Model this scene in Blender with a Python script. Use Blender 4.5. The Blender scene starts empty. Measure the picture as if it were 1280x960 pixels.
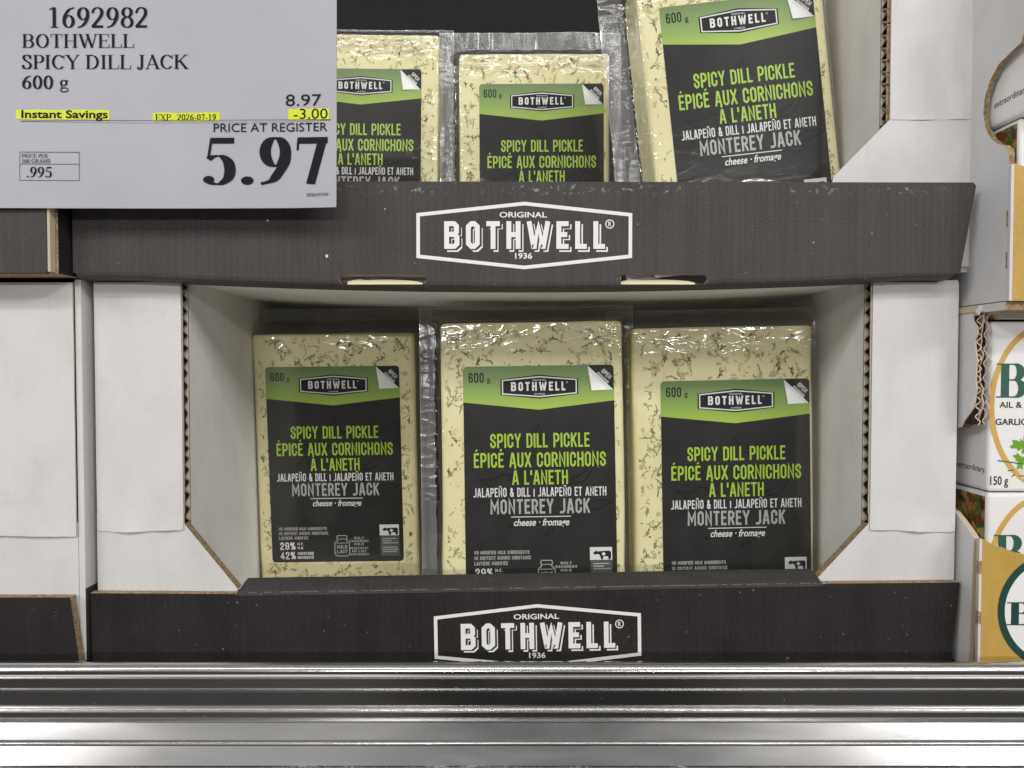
import bpy, bmesh, math, random
from mathutils import Vector, Matrix, Euler, noise

S = bpy.context.scene
R = math.radians
CM = 0.01

# ------------------------------------------------------------------ camera
cam = bpy.data.cameras.new('camera')
cam.sensor_width = 36.0
cam.lens = 36.0 * 900 / 1280
cam.clip_start = 0.01
cam.clip_end = 50
camo = bpy.data.objects.new('camera', cam)
S.collection.objects.link(camo)
camo.location = (0, -0.36, 0)
camo.rotation_euler = (R(88.5), 0, 0)
S.camera = camo

# ------------------------------------------------------------------ world: a dim store interior with an added glow from below
W = bpy.data.worlds.new('World')
S.world = W
W.use_nodes = True
nt = W.node_tree
nt.nodes.clear()
def wn(t, **k):
    n = nt.nodes.new(t)
    for a, b in k.items():
        setattr(n, a, b)
    return n
wo = wn('ShaderNodeOutputWorld'); bg = wn('ShaderNodeBackground')
tc = wn('ShaderNodeTexCoord'); sep = wn('ShaderNodeSeparateXYZ')
nt.links.new(tc.outputs['Generated'], sep.inputs[0])
rmp = wn('ShaderNodeValToRGB')
mr = wn('ShaderNodeMapRange')
mr.inputs[1].default_value = -1; mr.inputs[2].default_value = 1
nt.links.new(sep.outputs['Z'], mr.inputs[0])
nt.links.new(mr.outputs[0], rmp.inputs[0])
cr = rmp.color_ramp
cr.elements[0].position = 0.0; cr.elements[0].color = (2.2, 2.1, 2.0, 1)  # straight down: strong glow added to brighten the upper box underside
cr.elements[1].position = 1.0; cr.elements[1].color = (.62, .61, .60, 1)
for p, c in ((.16, (1.9, 1.8, 1.72, 1)), (.23, (.12, .115, .108, 1)), (.40, (.11, .106, .10, 1)), (.50, (.11, .108, .105, 1)), (.60, (.40, .39, .38, 1)), (.66, (.85, .83, .81, 1)), (.80, (.60, .59, .58, 1))):
    e = cr.elements.new(p); e.color = c
# a person stands in the aisle in front of the shelf: dark towards -Y
def wm(op, a, b):
    x = wn('ShaderNodeMath', operation=op)
    for i, q in enumerate((a, b)):
        if isinstance(q, (int, float)): x.inputs[i].default_value = q
        else: nt.links.new(q, x.inputs[i])
    return x.outputs[0]
def wr(v, a, b, c, d):
    x = wn('ShaderNodeMapRange'); x.interpolation_type = 'SMOOTHSTEP'
    nt.links.new(v, x.inputs[0])
    for i, q in enumerate((a, b, c, d)): x.inputs[i + 1].default_value = q
    return x.outputs[0]
nz = wn('ShaderNodeTexNoise'); nz.inputs['Scale'].default_value = 2.2; nz.inputs['Detail'].default_value = 2
nt.links.new(tc.outputs['Generated'], nz.inputs['Vector'])
ax = wm('ABSOLUTE', wm('SUBTRACT', sep.outputs['X'], .065), 0)
inx = wr(ax, .16, .24, 1, 0)
iny = wr(sep.outputs['Y'], -.3, -.5, 0, 1)
inz = wr(sep.outputs['Z'], .45, .62, 1, 0)
body = wm('MULTIPLY', inx, wm('MULTIPLY', iny, inz))
dark = wm('SUBTRACT', 1, wm('MULTIPLY', body, .72))
gain = wm('MULTIPLY', dark, wr(nz.outputs[0], .3, .7, .94, 1.06))
mul = wn('ShaderNodeVectorMath', operation='SCALE')
nt.links.new(rmp.outputs[0], mul.inputs[0]); nt.links.new(gain, mul.inputs['Scale'])
nt.links.new(mul.outputs[0], bg.inputs[0]); bg.inputs[1].default_value = 0.62
nt.links.new(bg.outputs[0], wo.inputs[0])

# ------------------------------------------------------------------ lamps of the cooler canopy and the aisle
def area(name, loc, target, sx, sy, power, col):
    l = bpy.data.lights.new(name, 'AREA'); l.shape = 'RECTANGLE'
    l.size = sx; l.size_y = sy; l.energy = power; l.color = col
    o = bpy.data.objects.new(name, l); S.collection.objects.link(o)
    o.location = loc
    d = Vector(target) - Vector(loc)
    o.rotation_euler = d.to_track_quat('-Z', 'Y').to_euler()
    return o
area('canopy_strip_lamp', (0.05, -0.82, 0.74), (0.02, 0, 0), 3.8, 0.045, 9.0, (1.0, .98, .955))
area('aisle_ceiling_lamp', (0.5, -2.6, 2.5), (0, 0, 0), 2.4, 0.5, 16, (1.0, .978, .955))
for lx in (-4.2, 3.6):
    area('far_aisle_lamp', (lx, -4.0, 2.6), (0, 0, 0), 2.0, 0.16, 105, (1.0, .978, .955))
for lx, pw in ((-8.0, 62), (-1.2, 108), (2.6, 108), (9.0, 62)):
    area('distant_store_lamp', (lx, -9.0, 1.75), (0, 0, 0), 1.5, 0.12, pw, (1.0, .978, .955))

S.view_settings.view_transform = 'Standard'
S.view_settings.look = 'None'
S.view_settings.exposure = -0.22
S.view_settings.gamma = 1.0
S.cycles.max_bounces = 10
S.cycles.transparent_max_bounces = 24
S.cycles.sample_clamp_indirect = 6

# ------------------------------------------------------------------ materials
def mat(name, base, rough=.6, spec=.4, metal=0.0):
    m = bpy.data.materials.new(name); m.use_nodes = True
    b = m.node_tree.nodes['Principled BSDF']
    b.inputs['Base Color'].default_value = (*base, 1)
    b.inputs['Roughness'].default_value = rough
    b.inputs['Specular IOR Level'].default_value = spec
    b.inputs['Metallic'].default_value = metal
    return m
class N:
    """small node helper"""
    def __init__(s, m):
        s.t = m.node_tree; s.b = s.t.nodes.get('Principled BSDF')
        s.co = s.t.nodes.new('ShaderNodeTexCoord').outputs['Object']
    def n(s, t, **k):
        x = s.t.nodes.new(t)
        for a, b in k.items(): setattr(x, a, b)
        return x
    def l(s, a, b): s.t.links.new(a, b)
    def map(s, scale, rot=(0, 0, 0), loc=(0, 0, 0)):
        x = s.n('ShaderNodeMapping'); x.inputs['Scale'].default_value = scale
        x.inputs['Rotation'].default_value = rot; x.inputs['Location'].default_value = loc
        s.l(s.co, x.inputs[0]); return x.outputs[0]
    def noise(s, vec, scale=1, detail=3, rough=.5, dist=0):
        x = s.n('ShaderNodeTexNoise'); x.inputs['Scale'].default_value = scale
        x.inputs['Detail'].default_value = detail; x.inputs['Roughness'].default_value = rough
        x.inputs['Distortion'].default_value = dist
        s.l(vec, x.inputs['Vector']); return x.outputs[0]
    def rng(s, v, a, b, c=0, d=1):
        x = s.n('ShaderNodeMapRange'); s.l(v, x.inputs[0])
        for i, q in enumerate((a, b, c, d)): x.inputs[i + 1].default_value = q
        return x.outputs[0]
    def math(s, op, a, b):
        x = s.n('ShaderNodeMath', operation=op)
        for i, q in enumerate((a, b)):
            if isinstance(q, (int, float)): x.inputs[i].default_value = q
            else: s.l(q, x.inputs[i])
        return x.outputs[0]
    def mix(s, f, a, b):
        x = s.n('ShaderNodeMix', data_type='RGBA')
        if isinstance(f, (int, float)): x.inputs['Factor'].default_value = f
        else: s.l(f, x.inputs['Factor'])
        for i, q in (('A', a), ('B', b)):
            k = [y for y in x.inputs if y.name == i and y.type == 'RGBA'][0]
            if isinstance(q, tuple): k.default_value = (*q, 1)
            else: s.l(q, k)
        return [y for y in x.outputs if y.type == 'RGBA'][0]
    def bump(s, h, strength, dist=.001):
        x = s.n('ShaderNodeBump'); x.inputs['Strength'].default_value = strength
        x.inputs['Distance'].default_value = dist
        s.l(h, x.inputs['Height']); return x.outputs[0]
    def sepz(s):
        x = s.n('ShaderNodeSeparateXYZ'); s.l(s.co, x.inputs[0]); return x.outputs

def card_white(name, base, warm=.03):
    m = mat(name, base, .62, .3); k = N(m)
    n1 = k.noise(k.map((35, 35, 22)), 1, 4, .6)
    n2 = k.noise(k.map((900, 900, 60)), 1, 2)
    dirty = tuple(c * f for c, f in zip(base, (.86, .84, .81)))
    c = k.mix(k.rng(n1, .45, .85), base, dirty)
    n3 = k.noise(k.map((600, 600, 600)), 1, 2)
    spot = k.rng(n3, .735, .76)
    c = k.mix(k.math('MULTIPLY', spot, .5), c, (.45, .41, .36))
    sm_ = k.rng(k.noise(k.map((70, 70, 110)), 1, 5, .7, 1.5), .60, .74)
    c = k.mix(k.math('MULTIPLY', sm_, .22), c, (.42, .40, .37))
    k.l(c, k.b.inputs['Base Color'])
    w = k.n('ShaderNodeTexWave', wave_type='BANDS', bands_direction='X')
    w.inputs['Scale'].default_value = 70; w.inputs['Distortion'].default_value = 1.5; w.inputs['Detail'].default_value = 2
    k.l(k.map((1, 1, .3)), w.inputs['Vector'])
    h = k.math('ADD', k.math('MULTIPLY', w.outputs[1], .55), k.math('ADD', n2, k.math('MULTIPLY', n1, .6)))
    k.l(k.bump(h, .16, .0006), k.b.inputs['Normal'])
    return m
M = {}
M['white'] = card_white('white_cardboard', (.615, .606, .602))
M['white_bounce'] = card_white('white_cardboard_painted_bounce', (.84, .82, .78))  # lighter copy of the white card: light bounced from below put into the colour
M['white_in'] = card_white('white_cardboard_inside', (.76, .748, .73))
M['white_grey'] = card_white('grey_white_cardboard', (.62, .62, .625))
def card_black(name, base, scuff_z=None, scuff_amt=.5):
    m = mat(name, base, .62, .16); k = N(m)
    streak = k.noise(k.map((110, 110, 5)), 1, 4, .6)
    blot = k.noise(k.map((22, 22, 22)), 1, 4, .6)
    fine = k.noise(k.map((1500, 1500, 900)), 1, 2, .6)
    cw = k.n('ShaderNodeTexWave', wave_type='BANDS', bands_direction='X'); cw.inputs['Scale'].default_value = 95; cw.inputs['Distortion'].default_value = 7; cw.inputs['Detail'].default_value = 2
    k.l(k.map((1, 1, .12)), cw.inputs['Vector'])
    streak = k.math('ADD', k.math('MULTIPLY', cw.outputs[1], .13), k.math('MULTIPLY', streak, .87))
    f = k.math('ADD', k.math('MULTIPLY', streak, .30), k.math('ADD', k.math('MULTIPLY', blot, .34), k.math('MULTIPLY', fine, .5)))
    hi = tuple(c * 1.35 for c in base); lo = tuple(c * .72 for c in base)
    c = k.mix(k.rng(f, .40, .66), lo, hi)
    sp = k.rng(k.noise(k.map((420, 420, 420)), 1, 1), .765, .785)
    c = k.mix(k.math('MULTIPLY', sp, .35), c, (.4, .38, .36))
    if scuff_z:
        z = k.sepz()['Z']
        z0, z1 = scuff_z
        zz = k.math('MULTIPLY', k.rng(z, z0 - .0015, z0 + .001), k.rng(z, z1 + .0012, z1 - .0005))
        s1 = k.rng(k.noise(k.map((330, 330, 450)), 1, 3, .7), .56, .72)
        s2 = k.rng(k.noise(k.map((45, 45, 10)), 1, 2), .42, .62)
        sc = k.math('MULTIPLY', k.math('MULTIPLY', s1, s2), k.math('MULTIPLY', zz, scuff_amt))
        c = k.mix(sc, c, (.55, .53, .51))
    k.l(c, k.b.inputs['Base Color'])
    k.l(k.bump(k.math('ADD', k.math('MULTIPLY', streak, .5), k.math('MULTIPLY', fine, .7)), .25, .0006), k.b.inputs['Normal'])
    k.l(k.rng(blot, .3, .7, .48, .66), k.b.inputs['Roughness'])
    return m
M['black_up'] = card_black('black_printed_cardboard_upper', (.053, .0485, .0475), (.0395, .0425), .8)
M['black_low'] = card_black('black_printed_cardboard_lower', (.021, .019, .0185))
M['black_in'] = card_black('black_cardboard_fold', (.04, .038, .037))
def kraft():
    m = mat('kraft_cut_edge', (.30, .21, .13), .9, .1); k = N(m)
    f = k.noise(k.map((700, 700, 700)), 1, 3)
    k.l(k.mix(k.rng(f, .35, .65), (.20, .135, .08), (.40, .30, .19)), k.b.inputs['Base Color'])
    return m
M['kraft'] = kraft()
M['kraft_light'] = mat('light_kraft_edge', (.52, .43, .33), .9, .1)
M['flute_edge'] = mat('flute_paper_edge', (.36, .27, .19), .9, .1)
M['core'] = mat('painted_flute_shade', (.03, .022, .017), .95, .05)  # near-black in place of kraft: shade inside the flutes put into the colour
M['wear'] = mat('scuffed_board_edge', (.13, .125, .12), .9, .1)
M['ink_white'] = mat('white_ink', (.76, .755, .745), .55, .3)
M['ink_black'] = mat('black_ink', (.012, .012, .015), .7, .12)
M['ink_white_g'] = mat('white_label_ink', (.80, .80, .79), .35, .5)
M['ink_grey'] = mat('grey_label_ink', (.47, .465, .46), .35, .5)
M['ink_darkgrey'] = mat('dark_grey_label_ink', (.085, .085, .088), .35, .5)
M['ink_lime'] = mat('lime_label_ink', (.42, .64, .045), .35, .5)
M['ink_leaf'] = mat('drawn_leaf_ink', (.004, .004, .004), .4, .1)
def labelblack():
    m = mat('black_label_print', (.02, .019, .019), .40, .12); k = N(m)
    f = k.noise(k.map((60, 60, 60)), 1, 4, .6)
    k.l(k.mix(k.rng(f, .38, .68), (.015, .0138, .013), (.026, .024, .0225)), k.b.inputs['Base Color'])
    return m
M['label'] = labelblack()
def labelgreen():
    m = mat('green_label_gradient_print', (.3, .5, .05), .36, .5); k = N(m)
    z = k.sepz()['Z']
    r = k.n('ShaderNodeValToRGB'); k.l(k.rng(z, .0385, .0633), r.inputs[0])
    e = r.color_ramp.elements
    e[0].position = 0; e[0].color = (.44, .62, .07, 1); e[1].position = 1; e[1].color = (.135, .22, .07, 1)
    q = r.color_ramp.elements.new(.45); q.color = (.27, .42, .085, 1)
    k.l(r.outputs[0], k.b.inputs['Base Color'])
    return m
M['label_green'] = labelgreen()
def cheese():
    m = mat('pale_dill_cheese', (.82, .77, .46), .45, .4); k = N(m)
    f = k.noise(k.map((55, 55, 40)), 1, 4, .6)
    c = k.mix(k.rng(f, .35, .7), (.90, .835, .515), (.83, .755, .425))
    g = k.noise(k.map((130, 130, 90)), 1, 4, .65, .8)
    c = k.mix(k.math('MULTIPLY', k.rng(g, .60, .74), .35), c, (.40, .37, .16))
    k.l(c, k.b.inputs['Base Color'])
    k.b.inputs['Subsurface Weight'].default_value = .12
    k.b.inputs['Subsurface Radius'].default_value = (.004, .003, .0012)
    k.b.inputs['Subsurface Scale'].default_value = .6
    return m
M['cheese'] = cheese()
def dill(name, col):
    m = mat(name, col, .55, .3); k = N(m)
    f = k.noise(k.map((650, 650, 650)), 1, 3, .6)
    k.l(k.mix(k.rng(f, .46, .66), col, tuple(a * .45 + b * .55 for a, b in zip(col, (.74, .68, .38)))), k.b.inputs['Base Color'])
    return m
M['dill0'] = dill('dark_dill_fleck', (.065, .072, .024))
M['dill1'] = dill('olive_dill_fleck', (.19, .19, .065))
M['dill2'] = dill('faint_dill_fleck', (.40, .365, .15))
M['dill4'] = dill('sunken_dill_blotch', (.56, .505, .25))
M['dill3'] = dill('yellow_brown_fleck', (.30, .21, .04))
M['pepper'] = mat('red_pepper_fleck', (.50, .07, .03), .5, .4)
def film(name, haze, hazecol, base=.05, edge=.55, emboss=False, rough=.10):
    m = bpy.data.materials.new(name); m.use_nodes = True
    k = N(m); t = m.node_tree
    t.nodes.remove(k.b)
    out = t.nodes['Material Output']
    tr = k.n('ShaderNodeBsdfTransparent'); tr.inputs[0].default_value = (.97, .975, .97, 1)
    gl = k.n('ShaderNodeBsdfGlossy'); gl.inputs['Roughness'].default_value = .06
    df = k.n('ShaderNodeBsdfDiffuse'); df.inputs[0].default_value = (*hazecol, 1)
    a = k.noise(k.map((150, 150, 150)), 1, 4, .6, 1.2)
    rid = k.math('ABSOLUTE', k.math('SUBTRACT', a, .5), 0)
    h = k.math('ADD', rid, k.math('MULTIPLY', k.noise(k.map((500, 500, 500)), 1, 2), .15))
    if emboss:
        w = k.n('ShaderNodeTexWave', wave_type='BANDS', bands_direction='DIAGONAL')
        w.inputs['Scale'].default_value = 260
        k.l(k.map((1, 0, 1)), w.inputs['Vector'])
        h = k.math('ADD', h, k.math('MULTIPLY', w.outputs[1], .05))
    nb = k.bump(h, .022 if emboss else .015, .002)
    k.l(nb, gl.inputs['Normal'])
    lw = k.n('ShaderNodeLayerWeight'); lw.inputs[0].default_value = .35; k.l(nb, lw.inputs['Normal'])
    fac = k.rng(lw.outputs['Facing'], .1, 1, base, edge)
    at = k.n('ShaderNodeAttribute'); at.attribute_name = 'wrinkle'
    fac = k.math('MINIMUM', k.math('ADD', fac, k.math('MULTIPLY', at.outputs['Fac'], .11)), .8)
    k.l(k.math('ADD', rough, k.math('MULTIPLY', at.outputs['Fac'], .05)), gl.inputs['Roughness'])
    m1 = k.n('ShaderNodeMixShader'); m1.inputs[0].default_value = haze
    k.l(tr.outputs[0], m1.inputs[1]); k.l(df.outputs[0], m1.inputs[2])
    m2 = k.n('ShaderNodeMixShader'); k.l(fac, m2.inputs[0])
    k.l(m1.outputs[0], m2.inputs[1]); k.l(gl.outputs[0], m2.inputs[2])
    k.l(m2.outputs[0], out.inputs['Surface'])
    return m
M['film'] = film('clear_vacuum_film', .02, (.8, .8, .78), .06, .5)
M['film_edge'] = film('cut_film_edge', .45, (.75, .75, .75), .08, .5)
M['film_flange'] = film('clouded_sealed_film', .21, (.62, .62, .62), .06, .5, True, .21)
def alu():
    m = mat('brushed_aluminium', (.74, .735, .73), .2, .5, 1.0); k = N(m)
    br = k.noise(k.map((3, 600, 600)), 1, 3, .6)
    st = k.noise(k.map((14, 60, 60)), 1, 4, .6, .6)
    sp = k.noise(k.map((520, 520, 520)), 1, 1)
    k.l(k.rng(st, .3, .8, .15, .21), k.b.inputs['Roughness'])
    spot = k.math('MULTIPLY', k.rng(sp, .79, .81), .4)
    k.l(k.mix(spot, (.62, .615, .61), (.74, .74, .74)), k.b.inputs['Base Color'])
    k.l(k.math('SUBTRACT', 1, k.math('MULTIPLY', spot, .7)), k.b.inputs['Metallic'])
    return m
M['alu'] = alu()
def alu_scr():
    m = mat('scratched_aluminium', (.7, .7, .71), .3, .5, 1.0); k = N(m)
    a = k.noise(k.map((9, 14, 50)), 1, 6, .7, 1.0)
    b = k.noise(k.map((160, 160, 420)), 1, 5, .75, .8)
    msk = k.math('MULTIPLY', k.rng(a, .50, .60), k.rng(b, .42, .58))
    k.l(k.mix(msk, (.22, .228, .245), (.50, .515, .53)), k.b.inputs['Base Color'])
    k.l(k.math('SUBTRACT', 1, k.math('MULTIPLY', msk, .85)), k.b.inputs['Metallic'])
    k.l(k.rng(b, .3, .7, .17, .26), k.b.inputs['Roughness'])
    return m
M['alu_scr'] = alu_scr()
M['cooler'] = mat('black_cooler_steel', (.019, .018, .018), .6, .08)
M['slot'] = mat('dark_vent_slot', (.003, .003, .003), .9, .1)
M['deck'] = mat('dark_shelf_steel', (.05, .05, .05), .5, .4)
def paper():
    m = mat('price_card_paper', (.55, .55, .60), .5, .35); k = N(m)
    f = k.noise(k.map((14, 14, 14)), 1, 4, .55)
    k.l(k.mix(k.rng(f, .35, .68), (.395, .394, .438), (.36, .357, .402)), k.b.inputs['Base Color'])
    k.l(k.bump(f, .35, .004), k.b.inputs['Normal'])
    return m
M['paper'] = paper()
M['hilite'] = mat('yellow_highlighter', (.60, .68, .03), .5, .3)
def gold():
    m = mat('gold_printed_cardboard', (.56, .36, .07), .6, .3); k = N(m)
    f = k.noise(k.map((60, 60, 25)), 1, 4, .6); g = k.noise(k.map((900, 900, 900)), 1, 2)
    k.l(k.mix(k.rng(k.math('ADD', k.math('MULTIPLY', f, .6), k.math('MULTIPLY', g, .4)), .35, .65), (.42, .265, .055), (.52, .335, .08)), k.b.inputs['Base Color'])
    k.l(k.bump(g, .2, .0005), k.b.inputs['Normal'])
    return m
M['gold'] = gold()
M['gold_ring'] = mat('ochre_ring_ink', (.60, .36, .10), .4, .4)
M['pine'] = mat('dark_green_ink', (.012, .055, .045), .5, .3)
M['leafgreen'] = mat('parsley_green_ink', (.14, .34, .03), .4, .4)
M['leafdark'] = mat('parsley_dark_ink', (.05, .17, .02), .4, .4)
M['sage'] = mat('sage_green_ink', (.03, .105, .075), .4, .4)
M['carton'] = mat('glossy_white_carton', (.78, .775, .765), .3, .5)
def food():
    m = mat('printed_salad_picture', (.3, .2, .1), .35, .5); k = N(m)
    wv = k.n('ShaderNodeTexNoise'); wv.inputs['Scale'].default_value = 160; k.l(k.co, wv.inputs['Vector'])
    ad = k.n('ShaderNodeVectorMath', operation='MULTIPLY_ADD'); ad.inputs[1].default_value = (.010, .010, .010)
    k.l(wv.outputs['Color'], ad.inputs[0]); k.l(k.co, ad.inputs[2])
    v = k.n('ShaderNodeTexVoronoi'); v.inputs['Scale'].default_value = 190; k.l(ad.outputs[0], v.inputs['Vector'])
    s = k.n('ShaderNodeSeparateColor'); k.l(v.outputs['Color'], s.inputs[0])
    r = k.n('ShaderNodeValToRGB'); r.color_ramp.interpolation = 'CONSTANT'; k.l(s.outputs[0], r.inputs[0])
    e = r.color_ramp.elements; e[0].position = 0; e[0].color = (.17, .06, .025, 1); e[1].position = .18; e[1].color = (.40, .19, .05, 1)
    for p, c in ((.32, (.10, .16, .02)), (.45, (.28, .36, .06)), (.58, (.50, .22, .10)), (.70, (.05, .03, .02)), (.80, (.42, .30, .10)), (.95, (.30, .03, .03))):
        q = r.color_ramp.elements.new(p); q.color = (*c, 1)
    d = k.rng(v.outputs['Distance'], .2, .75, 1.1, .45)
    f = k.noise(k.map((350, 350, 350)), 1, 4)
    mu = k.n('ShaderNodeVectorMath', operation='SCALE'); k.l(r.outputs[0], mu.inputs[0])
    k.l(k.math('MULTIPLY', d, k.rng(f, .3, .7, .6, 1.4)), mu.inputs['Scale'])
    k.l(mu.outputs[0], k.b.inputs['Base Color'])
    return m
M['food'] = food()
M['garlic'] = mat('garlic_ink', (.70, .60, .48), .4, .4)

# ------------------------------------------------------------------ mesh building (all numbers in centimetres)
class MB:
    def __init__(s): s.v = []; s.f = []; s.mi = []; s.mats = []; s.attr = None
    def m(s, name):
        x = M[name]
        if x not in s.mats: s.mats.append(x)
        return s.mats.index(x)
    def face(s, pts, mt):
        b = len(s.v); s.v += [tuple(p) for p in pts]
        s.f.append(list(range(b, b + len(pts)))); s.mi.append(s.m(mt))
    def mesh(s, vs, fs, mt):
        b = len(s.v); s.v += [tuple(p) for p in vs]
        for q in fs: s.f.append([b + i for i in q]); s.mi.append(s.m(mt))
    def prism(s, poly, ax, a, b, mt, rim=None, back=None):
        """poly in the two other axes (x,z for 'y'; y,z for 'x'; x,y for 'z'), extruded a..b; face at a is the front"""
        def P(p, t):
            return {'y': (p[0], t, p[1]), 'x': (t, p[0], p[1]), 'z': (p[0], p[1], t)}[ax]
        n = len(poly); o = len(s.v)
        s.v += [P(p, a) for p in poly] + [P(p, b) for p in poly]
        s.f.append([o + i for i in range(n)]); s.mi.append(s.m(mt))
        s.f.append([o + n + i for i in reversed(range(n))]); s.mi.append(s.m(back or mt))
        r = s.m(rim or mt)
        for i in range(n):
            j = (i + 1) % n
            s.f.append([o + i, o + n + i, o + n + j, o + j]); s.mi.append(r)
    def box(s, x0, x1, y0, y1, z0, z1, mt, rim=None):
        s.prism([(x0, z0), (x1, z0), (x1, z1), (x0, z1)], 'y', y0, y1, mt, rim)
    def build(s, name, parent=None, bevel=0, smooth=False, seg=2, recalc=True):
        me = bpy.data.meshes.new(name)
        me.from_pydata([(x * CM, y * CM, z * CM) for x, y, z in s.v], [], s.f)
        for m_ in s.mats: me.materials.append(m_)
        me.polygons.foreach_set('material_index', s.mi)
        if recalc:
            bm = bmesh.new(); bm.from_mesh(me)
            bmesh.ops.recalc_face_normals(bm, faces=bm.faces)
            bm.to_mesh(me); bm.free()
        if smooth: me.polygons.foreach_set('use_smooth', [True] * len(me.polygons))
        if s.attr:
            a = me.attributes.new('wrinkle', 'FLOAT', 'POINT'); a.data.foreach_set('value', s.attr)
        me.update()
        o = bpy.data.objects.new(name, me); S.collection.objects.link(o)
        if parent: o.parent = parent
        if bevel:
            b = o.modifiers.new('bevel', 'BEVEL'); b.width = bevel * CM; b.segments = seg
            b.limit_method = 'ANGLE'; b.angle_limit = R(35)
        return o
def thing(name, label, cat, loc=(0, 0, 0), rot=(0, 0, 0), group=None):
    o = bpy.data.objects.new(name, None); S.collection.objects.link(o)
    o.empty_display_size = .02
    o.location = [c * CM for c in loc]; o.rotation_euler = [R(a) for a in rot]
    o['label'] = label; o['category'] = cat
    if group: o['group'] = group
    return o

# ------------------------------------------------------------------ lettering
def arc(cx, cy, rx, ry, a0, a1, n=14):
    return [(cx + rx * math.cos(R(a0 + (a1 - a0) * i / n)), cy + ry * math.sin(R(a0 + (a1 - a0) * i / n))) for i in range(n + 1)]
def spl(pts, n=6):
    out = []
    P = [pts[0]] + list(pts) + [pts[-1]]
    for i in range(1, len(P) - 2):
        for k in range(n):
            t = k / n; q = []
            for d in (0, 1):
                a, b, c, e = P[i - 1][d], P[i][d], P[i + 1][d], P[i + 2][d]
                q.append(.5 * (2 * b + (c - a) * t + (2 * a - 5 * b + 4 * c - e) * t * t + (3 * b - a - 3 * c + e) * t ** 3))
            out.append(tuple(q))
    out.append(tuple(pts[-1])); return out
def strip(pts, width, closed=False, cap=0.0):
    """quads of a stroked polyline; width is a number or f(dx,dy)"""
    pts = [tuple(p) for p in pts]
    if closed and pts[0] == pts[-1]: pts = pts[:-1]
    n = len(pts)
    def un(a, b):
        d = (b[0] - a[0], b[1] - a[1]); l = math.hypot(*d) or 1e-9
        return (d[0] / l, d[1] / l)
    if cap and not closed:
        d = un(pts[1], pts[0]); pts[0] = (pts[0][0] + d[0] * cap, pts[0][1] + d[1] * cap)
        d = un(pts[-2], pts[-1]); pts[-1] = (pts[-1][0] + d[0] * cap, pts[-1][1] + d[1] * cap)
    L, Rr = [], []
    for i in range(n):
        if closed: d0 = un(pts[i - 1], pts[i]); d1 = un(pts[i], pts[(i + 1) % n])
        else:
            d0 = un(pts[max(i - 1, 0)], pts[max(i, 1)]); d1 = un(pts[min(i, n - 2)], pts[min(i + 1, n - 1)])
        tx, ty = d0[0] + d1[0], d0[1] + d1[1]; l = math.hypot(tx, ty)
        if l < 1e-6: tx, ty, l = d1[0], d1[1], 1
        tx /= l; ty /= l
        w = width(tx, ty) if callable(width) else width
        cosv = max(.4, tx * d1[0] + ty * d1[1])
        h = w / 2 / cosv
        L.append((pts[i][0] - ty * h, pts[i][1] + tx * h)); Rr.append((pts[i][0] + ty * h, pts[i][1] - tx * h))
    q = []
    for i in range(n if closed else n - 1):
        j = (i + 1) % n
        q.append([L[i], L[j], Rr[j], Rr[i]])
    return q
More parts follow.
